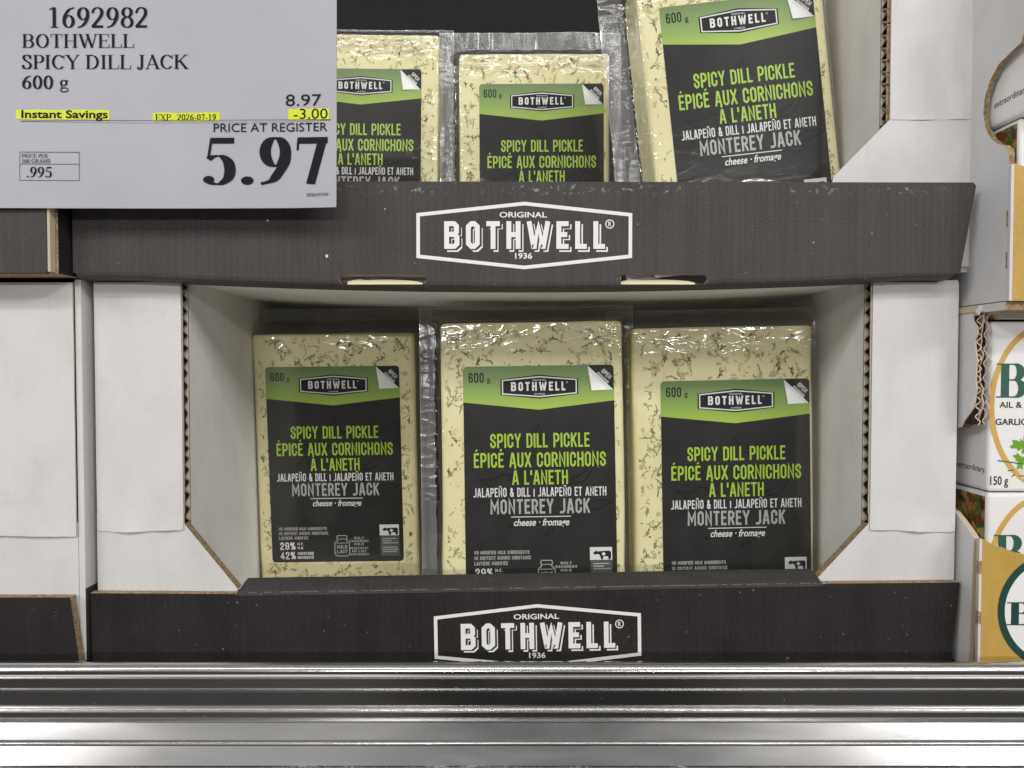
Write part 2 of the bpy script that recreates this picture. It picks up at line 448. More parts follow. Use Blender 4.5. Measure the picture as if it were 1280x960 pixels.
# --- squared condensed grotesque, stroke glyphs: (width, [(points, closed)])
def oc(w, y0=0, y1=1, c=.13, cx=None):
    cx = cx or min(c * .9, w * .4)
    return [(cx, y0), (w - cx, y0), (w, y0 + c), (w, y1 - c), (w - cx, y1), (cx, y1), (0, y1 - c), (0, y0 + c)]
w_ = .33
CG = {
 'A': (.38, [([(0, 0), (.155, 1), (.225, 1), (.38, 0)], 0), ([(.08, .26), (.30, .26)], 0)]),
 'B': (.38, [([(0, 0), (0, 1)], 0), ([(.02, 1), (.27, 1), (.365, .89), (.365, .64), (.27, .53), (.02, .53)], 0), ([(.2, .53), (.28, .53), (.38, .42), (.38, .11), (.28, 0), (.02, 0)], 0)]),
 'C': (w_, [([(w_, .70), (w_, .87), (.21, 1), (.12, 1), (0, .87), (0, .13), (.12, 0), (.21, 0), (w_, .13), (w_, .30)], 0)]),
 'D': (w_, [([(0, 0), (0, 1), (.2, 1), (w_, .87), (w_, .13), (.2, 0), (0, 0)], 1)]),
 'E': (.27, [([(.27, 1), (0, 1), (0, 0), (.27, 0)], 0), ([(0, .52), (.22, .52)], 0)]),
 'F': (.27, [([(.27, 1), (0, 1), (0, 0)], 0), ([(0, .52), (.22, .52)], 0)]),
 'G': (w_, [([(w_, .72), (w_, .87), (.21, 1), (.12, 1), (0, .87), (0, .13), (.12, 0), (.21, 0), (w_, .13), (w_, .46), (.18, .46)], 0)]),
 'H': (.34, [([(0, 0), (0, 1)], 0), ([(.34, 0), (.34, 1)], 0), ([(0, .52), (.34, .52)], 0)]),
 'I': (.0, [([(0, 0), (0, 1)], 0)]),
 'J': (.26, [([(.26, 1), (.26, .13), (.15, 0), (.0, 0)], 0)]),
 'K': (.34, [([(0, 0), (0, 1)], 0), ([(.33, 1), (.04, .47)], 0), ([(.12, .58), (.34, 0)], 0)]),
 'L': (.25, [([(0, 1), (0, 0), (.25, 0)], 0)]),
 'M': (.50, [([(0, 0), (0, 1), (.25, .3), (.50, 1), (.50, 0)], 0)]),
 'N': (.36, [([(0, 0), (0, 1), (.36, 0), (.36, 1)], 0)]),
 'O': (w_, [(oc(w_), 1)]),
 'P': (w_, [([(0, 0), (0, 1), (.22, 1), (w_, .88), (w_, .56), (.22, .44), (0, .44)], 0)]),
 'R': (w_, [([(0, 0), (0, 1), (.22, 1), (w_, .88), (w_, .60), (.22, .48), (0, .48)], 0), ([(.17, .48), (.34, 0)], 0)]),
 'S': (.31, [([(.31, .74), (.31, .87), (.2, 1), (.11, 1), (0, .87), (0, .66), (.31, .36), (.31, .13), (.2, 0), (.11, 0), (0, .13), (0, .26)], 0)]),
 'T': (.32, [([(0, 1), (.32, 1)], 0), ([(.16, 0), (.16, 1)], 0)]),
 'U': (w_, [([(0, 1), (0, .13), (.12, 0), (.21, 0), (w_, .13), (w_, 1)], 0)]),
 'V': (.38, [([(0, 1), (.17, 0), (.21, 0), (.38, 1)], 0)]),
 'W': (.66, [([(0, 1), (.15, 0), (.18, 0), (.33, .86), (.48, 0), (.51, 0), (.66, 1)], 0)]),
 'X': (.36, [([(0, 0), (.36, 1)], 0), ([(0, 1), (.36, 0)], 0)]),
 'Y': (.36, [([(0, 1), (.18, .45), (.36, 1)], 0), ([(.18, 0), (.18, .45)], 0)]),
 '0': (w_, [(oc(w_), 1)]),
 '2': (.31, [([(0, .74), (0, .87), (.11, 1), (.2, 1), (.31, .87), (.31, .66), (0, .14), (0, 0), (.31, 0)], 0)]),
 '4': (.34, [([(.24, 0), (.24, 1), (0, .25), (.34, .25)], 0)]),
 '6': (w_, [([(.31, .8), (.31, .88), (.21, 1), (.12, 1), (0, .87), (0, .13), (.12, 0), (.21, 0), (w_, .13), (w_, .44), (.21, .56), (0, .56)], 0)]),
 '9': (w_, [([(.02, .2), (.02, .12), (.12, 0), (.21, 0), (w_, .13), (w_, .87), (.21, 1), (.12, 1), (0, .87), (0, .56), (.12, .44), (w_, .44)], 0)]),
 '%': (.46, [([(.1, 0), (.36, 1)], 0), (oc(.15, .58, 1, .1), 1), ([(x + .31, y) for x, y in oc(.15, 0, .42, .1)], 1)]),
 '&': (.36, [([(.36, 0), (.05, .72), (.05, .9), (.14, 1), (.22, .9), (.22, .74), (.0, .38), (.0, .12), (.1, 0), (.2, 0), (.34, .3), (.34, .45)], 0)]),
 '.': (.0, [([(0, 0), (0, .04)], 0)]), '|': (.0, [([(0, .0), (0, .8)], 0)]), "'": (.0, [([(0, .78), (0, 1)], 0)]),
 '/': (.2, [([(0, 0), (.2, 1)], 0)]), '-': (.2, [([(0, .48), (.2, .48)], 0)]), ' ': (.10, []),
}
ACC = {'É': ('E', [(.08, 1.22), (.2, 1.36)]), 'È': ('E', [(.07, 1.36), (.19, 1.22)]), 'À': ('A', [(.11, 1.36), (.23, 1.22)]), 'Ñ': ('N', [(.04, 1.22), (.12, 1.28), (.24, 1.22), (.32, 1.28)])}
EPS = [0]
class Plane:
    """lays flat lettering on a plane: local (u, v) to 3-D, with a small lift for every piece"""
    def __init__(s, mb, fn, lift=.003, rot=0, org=(0, 0)):
        s.mb = mb; s.fn = fn; s.base = lift; s.k = 0; s.rot = rot; s.org = org
    def poly(s, pts, mt, lift=None):
        s.k = (s.k + 1) % 9
        l = (lift if lift is not None else s.base) + s.k * .0006
        c, q = math.cos(R(s.rot)), math.sin(R(s.rot))
        P = [(s.org[0] + x * c - y * q, s.org[1] + x * q + y * c) for x, y in pts]
        s.mb.face([s.fn(x, y, l) for x, y in P], mt)
    def quads(s, qs, mt, lift=None):
        s.k = (s.k + 1) % 9
        l = (lift if lift is not None else s.base) + s.k * .0006
        c, q = math.cos(R(s.rot)), math.sin(R(s.rot))
        for i, pts in enumerate(qs):
            s.mb.face([s.fn(s.org[0] + x * c - y * q, s.org[1] + x * q + y * c, l + min(i, 40) * .00012) for x, y in pts], mt)
    def rect(s, x0, y0, x1, y1, mt, lift=None): s.poly([(x0, y0), (x1, y0), (x1, y1), (x0, y1)], mt, lift)
    def line(s, pts, w, mt, closed=False, lift=None): s.quads(strip(pts, w, closed), mt, lift)
    def ctext(s, txt, x0, y0, x1, h, mt, t=.13, gap=.12, lift=None, skip=None):
        """condensed caps, baseline y0, fitted to x0..x1"""
        adv = 0; items = []
        for ch in txt:
            acc = None
            if ch in ACC: ch, acc = ACC[ch]
            w, st = CG[ch]
            items.append((adv, st, acc)); adv += w + t + gap
        tot = adv - gap
        kx = (x1 - x0) / tot
        for a, st, acc in items:
            def T(p): return (x0 + (a + t / 2 + p[0]) * kx, y0 + (t / 2 + p[1] * (1 - t)) * h)
            for pts, cl in st:
                # stroke in glyph units, then scale
                g = [(a + t / 2 + p[0], t / 2 + p[1] * (1 - t)) for p in pts]
                qs = strip(g, t, bool(cl), t / 2)
                s.quads([[(x0 + x * kx, y0 + y * h) for x, y in q] for q in qs], mt, lift)
            if acc:
                g = [(a + t / 2 + p[0], t / 2 + p[1] * (1 - t)) for p in acc]
                s.quads([[(x0 + x * kx, y0 + y * h) for x, y in q] for q in strip(g, t * .8)], mt, lift)
    def btext(s, txt, x0, y0, x1, h, mt, bold=0.0, shear=0.0, lift=None):
        """built-in sans, bounding box fitted to x0..x1 and y0..y0+h (h is the box height)"""
        vs, fs = fontmesh(txt, bold, shear)
        ax = min(v[0] for v in vs); bx = max(v[0] for v in vs); ay = min(v[1] for v in vs); by = max(v[1] for v in vs)
        kx = (x1 - x0) / (bx - ax); ky = h / (by - ay)
        P = [(x0 + (v[0] - ax) * kx, y0 + (v[1] - ay) * ky) for v in vs]
        s.quads([[P[i] for i in f] for f in fs], mt, lift)
    def stext(s, txt, x0, y0, x1, h, mt, T=.135, hair=.035, lift=None, gap=.0):
        """book serif, cap height h, fitted to x0..x1"""
        adv = 0; items = []
        for ch in txt:
            w, st = serif_glyph(ch, T, hair)
            items.append((adv, st)); adv += w + gap
        kx = (x1 - x0) / (adv - .04)
        for a, st in items:
            for q in st:
                s.quads([[(x0 + (a + x) * kx, y0 + y * h) for x, y in f] for f in q], mt, lift)
FM = {}
def fontmesh(txt, bold, shear):
    k = (txt, bold, shear)
    if k in FM: return FM[k]
    c = bpy.data.curves.new('lettering_source', 'FONT'); c.body = txt; c.size = 1; c.offset = bold; c.shear = shear
    c.resolution_u = 3
    o = bpy.data.objects.new('lettering_source', c); S.collection.objects.link(o)
    dg = bpy.context.evaluated_depsgraph_get()
    me = o.evaluated_get(dg).to_mesh()
    vs = [(v.co.x, v.co.y) for v in me.vertices]; fs = [list(p.vertices) for p in me.polygons]
    o.evaluated_get(dg).to_mesh_clear()
    bpy.data.objects.remove(o); bpy.data.curves.remove(c)
    FM[k] = (vs, fs); return FM[k]
SG = {}
def serif_glyph(ch, T, h):
    key = (ch, T, h)
    if key in SG: return SG[key]
    auto = lambda dx, dy: h + (T - h) * abs(dy) ** 1.4
    out = []
    def st(pts, w=auto, closed=False): out.append(strip(pts, w, closed))
    def stem(x, y0=0, y1=1, w=T, top=True, bot=True, sw=None):
        out.append([[(x - w / 2, y0), (x + w / 2, y0), (x + w / 2, y1), (x - w / 2, y1)]])
        if bot: ser(x, y0, sw)
        if top: ser(x, y1 - h, sw)
    def ser(x, y, sw=None):
        sw = sw or T * 2.1
        out.append([[(x - sw / 2, y), (x + sw / 2, y), (x + sw / 2, y + h), (x - sw / 2, y + h)]])
    def bar(x0, x1, y, w=h): out.append([[(x0, y - w / 2), (x1, y - w / 2), (x1, y + w / 2), (x0, y + w / 2)]])
    def tick(x, y0, y1): out.append([[(x - h * .9, y0), (x + h * .2, y0), (x + h * .5, y1), (x - h * .5, y1)]])
    def ball(x, y, r): out.append([[(x + r * math.cos(R(a)), y + r * math.sin(R(a))) for a in range(0, 360, 24)]])
    k = 1 - h / 2; b = h / 2
    W_ = .5
    if ch == 'B':
        stem(.15); st([(.1, k), (.32, k)] + arc(.34, (k + .52) / 2, .17, (k - .52) / 2, 90, -90) + [(.3, .52), (.1, .52)])
        st([(.1, .52), (.34, .52)] + arc(.36, (b + .52) / 2, .19, (.52 - b) / 2, 90, -90) + [(.3, b), (.1, b)]); W_ = .66
    elif ch == 'O': st(arc(.36, .5, .32 - T / 2, .5 - b, 0, 360, 30), auto, True); W_ = .74
    elif ch == 'T': stem(.31, top=False); bar(.03, .59, k); tick(.05, .76, k); tick(.585, .76, k); W_ = .63
    elif ch == 'H': stem(.15); stem(.58); bar(.15, .58, .5); W_ = .74
    elif ch == 'W':
        for xa, xb, w in ((.1, .32, T), (.50, .32, h * 1.4), (.44, .68, T), (.86, .68, h * 1.4)): st([(xa, 1), (xb, 0)], w)
        for x in (.1, .44, .86): ser(x, 1 - h, .2)
        W_ = .95
    elif ch == 'E': stem(.15); bar(.1, .54, k); bar(.1, .44, .52); bar(.1, .57, b); tick(.54, .78, k); tick(.44, .42, .62); tick(.57, .02, .25); W_ = .62
    elif ch == 'L': stem(.15); bar(.1, .56, b); tick(.56, .02, .27); W_ = .60
    elif ch == 'S': st(spl([(.43, .74), (.37, .93), (.25, k), (.13, .93), (.10, .77), (.17, .62), (.28, .52), (.40, .40), (.44, .25), (.38, .07), (.25, b), (.12, .06), (.06, .27)]), lambda dx, dy: h + (T - h) * min(1, abs(dy) ** .9)); tick(.44, .72, .99); tick(.07, .02, .28); W_ = .53
    elif ch == 'P': stem(.15); st([(.1, k), (.3, k)] + arc(.32, (k + .46) / 2, .19, (k - .46) / 2, 90, -90) + [(.15, .46)]); W_ = .58
    elif ch == 'I': stem(.16); W_ = .34
    elif ch == 'C': st(arc(.36, .5, .31 - T / 2 + .02, .5 - b, 42, 318, 26)); tick(.62, .70, .99); W_ = .68
    elif ch == 'G': st(arc(.36, .5, .31 - T / 2 + .02, .5 - b, 42, 310, 26)); tick(.62, .70, .99); stem(.56, .06, .42, bot=False); W_ = .74
    elif ch == 'Y': st([(.1, 1), (.36, .46)], T); st([(.62, 1), (.36, .46)], h * 1.4); stem(.36, 0, .48, top=False); ser(.1, 1 - h, .24); ser(.62, 1 - h, .2); W_ = .72
    elif ch == 'D': stem(.15); st([(.1, k), (.3, k)] + arc(.3, .5, .34 - T / 2 + .03, .5 - b, 90, -90, 20) + [(.1, b)]); W_ = .74
    elif ch == 'J': st([(.25, 1), (.25, .2)], T); st(spl([(.25, .2), (.22, .04), (.12, -.02), (.05, .06)]), lambda dx, dy: h + (T - h) * abs(dy)); ball(.07, .1, .055); ser(.25, 1 - h); W_ = .41
    elif ch == 'A': st([(.09, 0), (.36, 1)], h * 1.4); st([(.34, 1), (.62, 0)], T); bar(.17, .5, .32); ser(.1, 0, .22); ser(.62, 0, .27); W_ = .72
    elif ch == 'K': stem(.15); st([(.60, 1), (.18, .45)], h * 1.4); st([(.3, .60), (.64, 0)], T); ser(.6, 1 - h, .24); ser(.65, 0, .24); W_ = .75
    elif ch == 'X': st([(.1, 1), (.6, 0)], T); st([(.6, 1), (.1, 0)], h * 1.4); [ser(x, y, .24) for x in (.1, .6) for y in (0, 1 - h)]; W_ = .72
    elif ch == 'M': stem(.12, w=h * 1.4, sw=.24); st([(.12, 1), (.44, .05)], T); st([(.44, .05), (.76, 1)], h * 1.4); stem(.76); W_ = .9
    elif ch == 'R': stem(.15); st([(.1, k), (.3, k)] + arc(.32, (k + .5) / 2, .18, (k - .5) / 2, 90, -90) + [(.15, .5)]); st([(.3, .5), (.58, 0)], T); ser(.6, 0, .2); W_ = .68
    elif ch == '0': st(arc(.26, .49, .22 - T / 2 + .01, .49 - b, 0, 360, 26), auto, True); W_ = .52
    elif ch == '1': stem(.27, 0, .97, top=False, sw=T * 2.4); st([(.25, .97), (.11, .86)], h * 1.6); W_ = .52
    elif ch == '2': st(spl([(.07, .70), (.12, .88), (.24, .96), (.37, .88), (.40, .70), (.34, .50), (.2, .26), (.07, .06)]), lambda dx, dy: h + (T - h) * (abs(dy) ** 1.2 if dy < 0 else abs(dy) * .6)); bar(.04, .45, .055, .11); W_ = .52
    elif ch == '5':
        bar(.13, .46, .91, .12 if T < .16 else .15); st([(.145, .95), (.10, .53)], h * 1.3); xr = .48 - T / 2
        st(spl([(.10, .53), (.18, .585), (.28, .585), (xr - .03, .48), (xr, .30), (xr - .03, .13), (.27, .025), (.18, .02), (.09, .07)])); ball(.105, .105, T * .5); W_ = .52
    elif ch in '69':
        e = [arc(.26, .30, .22 - T / 2, .30 - b, 0, 360, 26)]
        tl = spl([(.04 + T / 2, .30), (.055 + T / 2, .52), (.15 + T / 2, .76), (.31, .89), (.46, .955)])
        if ch == '9': e = [[(.52 - x, .97 - y) for x, y in e[0]]]; tl = [(.52 - x, .97 - y) for x, y in tl]
        st(e[0], auto, True); st(tl); W_ = .52
    elif ch == '7': bar(.05, .47, .90, .13 if T < .16 else .17); tick(.06, .70, .93); st([(.46 - T * .35, .95), (.23, 0)], lambda dx, dy: T * .8); W_ = .52
    elif ch == '8': st(arc(.26, .735, .15, .235 - b, 0, 360, 20), auto, True); st(arc(.26, .26, .175, .26 - b, 0, 360, 20), auto, True); W_ = .52
    elif ch == 'g':
        st(arc(.22, .45, .135, .2, 0, 360, 18), lambda dx, dy: h + (T * .8 - h) * abs(dy), True)
        st(spl([(.14, .28), (.09, .2), (.14, .11), (.30, .08), (.42, .02), (.42, -.12), (.3, -.2), (.16, -.2), (.06, -.12), (.08, -.02), (.18, .06)]), lambda dx, dy: h + (T * .55 - h) * abs(dx)); st([(.3, .6), (.44, .62)], h * 2); W_ = .5
    elif ch == '.': ball(.12, T * .52, T * .56); W_ = .25
    elif ch == '-': bar(.04, .29, .3, h * 2.2); W_ = .33
    else: W_ = .26
    SG[key] = (W_, out); return SG[key]

# ------------------------------------------------------------------ badge with the maker's name, px units of 1/98 of its width
def badge(pl, cx, cy, w, mode):
    """hexagonal badge centred on cx,cy; mode 'box' (outline on cardboard) or 'label'"""
    hw = w / 2; side = w * .100; peak = w * .155
    hexa = lambda d: [(cx - hw + d, cy - side + d * .55), (cx, cy - peak + d * 1.05), (cx + hw - d, cy - side + d * .55), (cx + hw - d, cy + side - d * .55), (cx, cy + peak - d * 1.05), (cx - hw + d, cy + side - d * .55)]
    if mode == 'label':
        pl.poly(hexa(0), 'ink_black', .004)
        pl.line(hexa(w * .026), w * .016, 'ink_white_g', True, .011)
        pl.ctext('BOTHWELL', cx - w * .365, cy - w * .052, cx + w * .335, w * .115, 'ink_white_g', .20, .26, .011)
        pl.btext('ORIGINAL', cx - w * .09, cy + w * .076, cx + w * .09, w * .022, 'ink_white_g', 0, 0, .011)
        pl.btext('CHEESE', cx - w * .07, cy - w * .105, cx + w * .07, w * .022, 'ink_white_g', 0, 0, .011)
        pl.btext('®', cx + w * .345, cy + w * .04, cx + w * .37, w * .024, 'ink_white_g', 0, 0, .011)
    else:
        pl.line(hexa(w * .007), w * .0165, 'ink_white', True, .004)
        x0, x1, yb, h = cx - w * .372, cx + w * .375, cy - w * .062, w * .128
        d = w * .0135
        pl.ctext('BOTHWELL', x0 + d, yb - d, x1 + d, h, 'ink_white', .18, .24, .004)
        pl.ctext('BOTHWELL', x0 + d * .45, yb - d * .45, x1 + d * .45, h, 'black_up', .215, .205, .012)
        pl.ctext('BOTHWELL', x0, yb, x1, h, 'ink_white', .18, .24, .02)
        pl.btext('ORIGINAL', cx - w * .115, cy + w * .083, cx + w * .105, w * .026, 'ink_white', .018, 0, .004)
        pl.btext('1936', cx - w * .043, cy - w * .108, cx + w * .037, w * .028, 'ink_white', .022, 0, .004)
        pl.line(arc(cx + w * .397, cy + w * .053, w * .019, w * .019, 0, 360, 20), w * .0045, 'ink_white', True, .004)
        pl.btext('R', cx + w * .39, cy + w * .042, cx + w * .405, w * .022, 'ink_white', .02, 0, .004)

# ================================================================== SHELF, RAIL, REAR PANEL
shelf = thing('cooler_shelf', 'long ribbed aluminium shelf rail and dark deck running under all the boxes', 'shelf', (0, 0, -15.2))
b = MB(); b.box(-70, 70, -2.2, 44, -.9, 0, 'deck'); b.build('shelf_deck', shelf)
# rail profile: (y, z) from the rear top edge forward and down, z relative to the deck
prof = [(-2.35, -1.0), (-2.35, .9)]
prof += [(-2.78 - .40 * math.cos(R(a)), 1.16 + .38 * math.sin(R(a))) for a in range(150, -41, -8)]
prof += [(-3.02, .84), (-3.00, .40), (-3.10, .34), (-3.10, .28), (-3.00, .22), (-3.00, -.48)]
prof += [(-3.12 - .10 * math.cos(R(a)), -.56 + .08 * math.sin(R(a))) for a in range(80, -41, -10)]
prof += [(-3.14, -.68), (-3.13, -.92), (-3.20, -.96), (-3.22, -1.03), (-3.18, -1.10), (-3.12, -1.16)]
prof += [(-3.44, -1.80)]
prof += [(-3.58 - .09 * math.cos(R(a)), -1.88 + .08 * math.sin(R(a))) for a in range(70, -51, -10)]
prof += [(-3.56, -2.02), (-3.93, -2.72)]
prof += [(-4.05 - .08 * math.cos(R(a)), -2.79 + .07 * math.sin(R(a))) for a in range(70, -51, -10)]
prof += [(-3.84, -2.96), (-3.5, -4.2), (-2.2, -4.3), (-2.2, -1.2)]
def railmesh(i0, i1, mt):
    b = MB(); XS = [-70, -24, 24, 70]
    vs = []
    for x in XS: vs += [(x, y, z) for y, z in prof[i0:i1 + 1]]
    n = i1 - i0 + 1; fs = []
    for k in range(len(XS) - 1):
        for i in range(n - 1): fs.append([k * n + i, k * n + i + 1, (k + 1) * n + i + 1, (k + 1) * n + i])
    b.mesh(vs, fs, mt); return b
L_ = len(prof)
iscr = L_ - 4 - 13
b = railmesh(0, iscr - 1, 'alu')
r2 = railmesh(iscr - 1, iscr, 'alu_scr'); b.mesh(r2.v, r2.f, 'alu_scr')
r3 = railmesh(iscr, L_ - 1, 'alu'); b.mesh(r3.v, r3.f, 'alu')
b.v = [(x, y, z - .17) for x, y, z in b.v]
o = b.build('shelf_rail', shelf, recalc=False)
o.data.polygons.foreach_set('use_smooth', [True] * len(o.data.polygons)); o.data.set_sharp_from_angle(angle=R(14))

rear = thing('cooler_rear_panel', 'black perforated steel back panel of the cooler behind the boxes', 'panel', (0, 44.5, -20))
b = MB(); b.box(-110, 110, 0, 1, -60, 110, 'cooler')
for r_ in range(9):
    for c_ in range(-14, 15):
        x = c_ * 5.1 + (r_ % 2) * 2.55; z = 34.0 + r_ * 2.5
        b.prism([(x - 1.1, z), (x + 1.1, z), (x + 1.1, z + .75), (x - 1.1, z + .75)], 'y', -.012, -.002, 'slot')
b.build('perforated_sheet', rear)

# ================================================================== DISPLAY BOXES
def ragged(x0, x1, z, amp, seed, n=26, tilt=0):
    rnd = random.Random(seed); out = []
    for i in range(n + 1):
        t = i / n
        out.append((x0 + (x1 - x0) * t, z + tilt * t + amp * math.sin(t * 5 + seed) + rnd.uniform(-.012, .012)))
    return out
def flap_sheet(b, x0, x1, ztop, edge, y0, flare, mt, seed=0):
    """a thin facing sheet whose torn lower edge lifts off towards the viewer; edge = list of (x,z)"""
    n = len(edge); rows = 14
    vs = []
    for t_ in (0, .09):
        for j in range(rows + 1):
            t = j / rows
            for i, (x, ze) in enumerate(edge):
                z = ze + (ztop - ze) * t ** 1.5
                d = max(0, 1 - (z - ze) / 1.3)
                wob = .05 * noise.noise((x * .5 + seed, z * .35, seed))
                vs.append((x, y0 - flare * d * d * (.6 + .4 * math.sin(i * .5 + seed)) * math.sin(math.pi * min(1, max(0, i / (n - 1)))) ** .6 + wob * .5 + t_, z))
    N1 = (rows + 1) * n; fs = []; rim = []
    for j in range(rows):
        for i in range(n - 1):
            a = j * n + i
            fs.append([a, a + 1, a + n + 1, a + n]); fs.append([N1 + a, N1 + a + n, N1 + a + n + 1, N1 + a + 1])
    for i in range(n - 1):
        rim.append([i, N1 + i, N1 + i + 1, i + 1]); a = rows * n + i; fs.append([a, a + 1, N1 + a + 1, N1 + a])
    for j in range(rows):
        a = j * n; rim.append([a, a + n, N1 + a + n, N1 + a]); a = j * n + n - 1; rim.append([a, N1 + a, N1 + a + n, a + n])
    o = len(b.v); b.v += vs
    for q in fs: b.f.append([o + i for i in q]); b.mi.append(b.m(mt))
    for q in rim: b.f.append([o + i for i in q]); b.mi.append(b.m('kraft_light'))
def flute(b, x, xdeep, y0, y1, z0, z1, pitch=.62):
    """corrugated core seen on a cut edge that faces +-x: sine ribbon between two liners"""
    n = int((z1 - z0) / pitch * 10); pts = []
    for i in range(n + 1):
        z = z0 + (z1 - z0) * i / n
        ph = (z - z0) / pitch * 2 * math.pi + 2.6 * noise.noise((z * .35, x, 0))
        am = .47 - .20 * max(0, noise.noise((z * .5, x, 4)) * 2)
        pts.append(((y0 + y1) / 2 + (y1 - y0) * am * math.sin(ph) + .05 * noise.noise((z * 1.3, x, 7)), z))
    for q in strip(pts, .085):
        b.face([(x, y, z) for y, z in q], 'flute_edge')
    for off in (-.042, .042):
        for i in range(n):
            b.face([(x, pts[i][0] + off, pts[i][1]), (x, pts[i + 1][0] + off, pts[i + 1][1]), (xdeep, pts[i + 1][0] + off, pts[i + 1][1]), (xdeep, pts[i][0] + off, pts[i][1])], 'core')
    b.box(min(x, xdeep) if xdeep < x else x + .2, x - .2 if xdeep < x else max(x, xdeep), y0, y1, z0, z1, 'core')

# --- lower centre box --------------------------------------------------------------------------
GRP_BOX = 'display boxes of cheese stacked on the shelf'
lowbox = thing('display_box', 'open white box on the shelf rail, black front lip, three cheese packs inside', 'box', (0, 0, -15.0), group=GRP_BOX)
D0 = -15.0
X0, X1, XI0, XI1, ZT = -20.9, 22.3, -16.5, 17.95, 19.25       # z relative to the box bottom
b = MB(); b.box(X0 + .1, X1 - .1, .6, 26, .02, .4, 'white_in'); b.build('bottom', lowbox)
# left column
def column(side, xo, xi, ztop, seed, kink, diag, zb, parent, whole=True):
    """white front column: facing sheet above the tear, plain sheet below it with the diagonal cut, cut flutes, walls"""
    b = MB(); lo, hi = min(xo, xi), max(xo, xi)
    tear = kink[1] - .35
    e = ragged(lo + .05, hi - .02, tear, .05, seed)
    flap_sheet(b, lo, hi, ztop - .12, e, .0, .17, 'white', seed)
    zl = kink[1]
    poly = [(xo, 1.5), (diag[0], 1.5), (diag[0], diag[1]), (kink[0], zl), (xi, zl + .5), (xo, zl + .5)]
    b.prism(poly, 'y', .06, .20, 'white', 'kraft')
    b.prism([(xo, zl), (xi, zl), (xi, ztop), (xo, ztop)], 'y', .12, .20, 'white', 'kraft')
    b.build('front_flap', parent)
    f = MB(); flute(f, xi, xi - side * .9, .21, .72, zl - .1, ztop - .05)
    f.prism([(xo, zl), (xi, zl), (xi, ztop - .02), (xo, ztop - .02)], 'y', .73, .82, 'white_in', 'kraft')
    # fluted diagonal edge
    f.prism([(kink[0], zl), (diag[0], diag[1]), (diag[0] - side * .12, diag[1] - .1), (kink[0] - side * .12, zl - .1)], 'y', .205, .60, 'kraft')
    f.build('corrugated_edge', parent)
    w = MB(); w.prism([(.83, .4), (26, .4), (26, ztop), (.83, ztop)], 'x', xi - side * .12, xi, 'white_in', 'kraft')
    w.build('inner_wall', parent)
    w = MB(); w.prism([(.21, 0), (26, 0), (26, ztop), (.21, ztop)], 'x', xo, xo + side * .3, 'white')
    w.box(lo + .31, hi - .13, .83, 26, ztop - .3, ztop - .05, 'white', 'kraft')
    w.build('outer_wall', parent)
column(1, X0, XI0, ZT, 3, (XI0, 7.02), (-13.85, 3.72), 0, lowbox)
column(-1, X1, XI1, ZT, 7, (XI1, 7.02), (15.4, 4.25), 0, lowbox)
# front lip: slightly higher to the right, its middle folded back
b = MB()
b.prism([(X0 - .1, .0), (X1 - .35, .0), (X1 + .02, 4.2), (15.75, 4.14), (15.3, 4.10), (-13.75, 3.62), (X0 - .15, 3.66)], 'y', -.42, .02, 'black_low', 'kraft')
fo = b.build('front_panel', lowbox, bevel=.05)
# folded top of the lip
b = MB(); n = 40; sec = [(-.44, -.10), (-.40, .04), (-.22, .14), (.2, .34), (.6, .46), (.8, .43), (.85, .2), (.6, -.3), (.03, -.5)]
vs = []
for i in range(n + 1):
    t = i / n; x0_ = -13.72 + 29.2 * t; z0_ = 3.62 + (4.10 - 3.62) * t + .025 * noise.noise((t * 9, 3, 0))
    for (y, z) in sec:
        xx = x0_ + (.4 if t < .02 else 0) * max(0, z) - (.4 if t > .98 else 0) * max(0, z)
        vs.append((xx, y + .02 * noise.noise((t * 14, z, 1)), z0_ + z))
m_ = len(sec); fs = []
for i in range(n):
    for j in range(m_ - 1): fs.append([i * m_ + j, i * m_ + j + 1, (i + 1) * m_ + j + 1, (i + 1) * m_ + j])
b.mesh(vs, fs, 'black_in'); b.face([vs[j] for j in range(m_)], 'black_in'); b.face([vs[n * m_ + j] for j in range(m_)], 'black_in')
b.build('folded_lip', lowbox, smooth=True)
b = MB(); r_ = random.Random(3)
for i in range(150):
    t = r_.random(); ln = r_.uniform(.05, .5); x = -13.5 + 28.6 * t; zz = 3.62 + .48 * t + .03
    b.face([(x, -.448, zz + r_.uniform(-.02, .02)), (x + ln, -.448, zz + r_.uniform(-.01, .01)), (x + ln * .9, -.436, zz + r_.uniform(.03, .06)), (x + ln * .1, -.436, zz + r_.uniform(.03, .06))], 'wear')
w_o = b.build('scuffed_edge', lowbox, recalc=False); w_o['kind'] = 'stuff'
b = MB(); pl = Plane(b, lambda u, v, l: (u, -.42 - l, v), .004, .9, (1.28, 1.49))
badge(pl, 0, 0, 10.3, 'box'); b.build('printed_logo', fo, recalc=False)

# --- upper centre box --------------------------------------------------------------------------
upbox = thing('display_box', 'open box on top of another, straight charcoal front with two hand slots, three packs above', 'box', (0, 0, 4.3), group=GRP_BOX)
b = MB()
def rc(x, z, r, a0, a1): return [(x + r * math.cos(R(a)), z + r * math.sin(R(a))) for a in range(a0, a1 + (1 if a1 > a0 else -1), 15 if a1 > a0 else -15)]
poly = [(-21.15, .15), (21.2, .12)] + rc(21.3, .46, .34, -90, 0) + [(22.3, 4.35)] + rc(22.1, 4.32, .15, 0, 90) + [(-21.0, 4.55), (-21.15, 4.4)]
b.prism(poly, 'y', -1.2, -.75, 'black_up', 'black_up')
fu = b.build('front_panel', upbox, bevel=.13, seg=3)
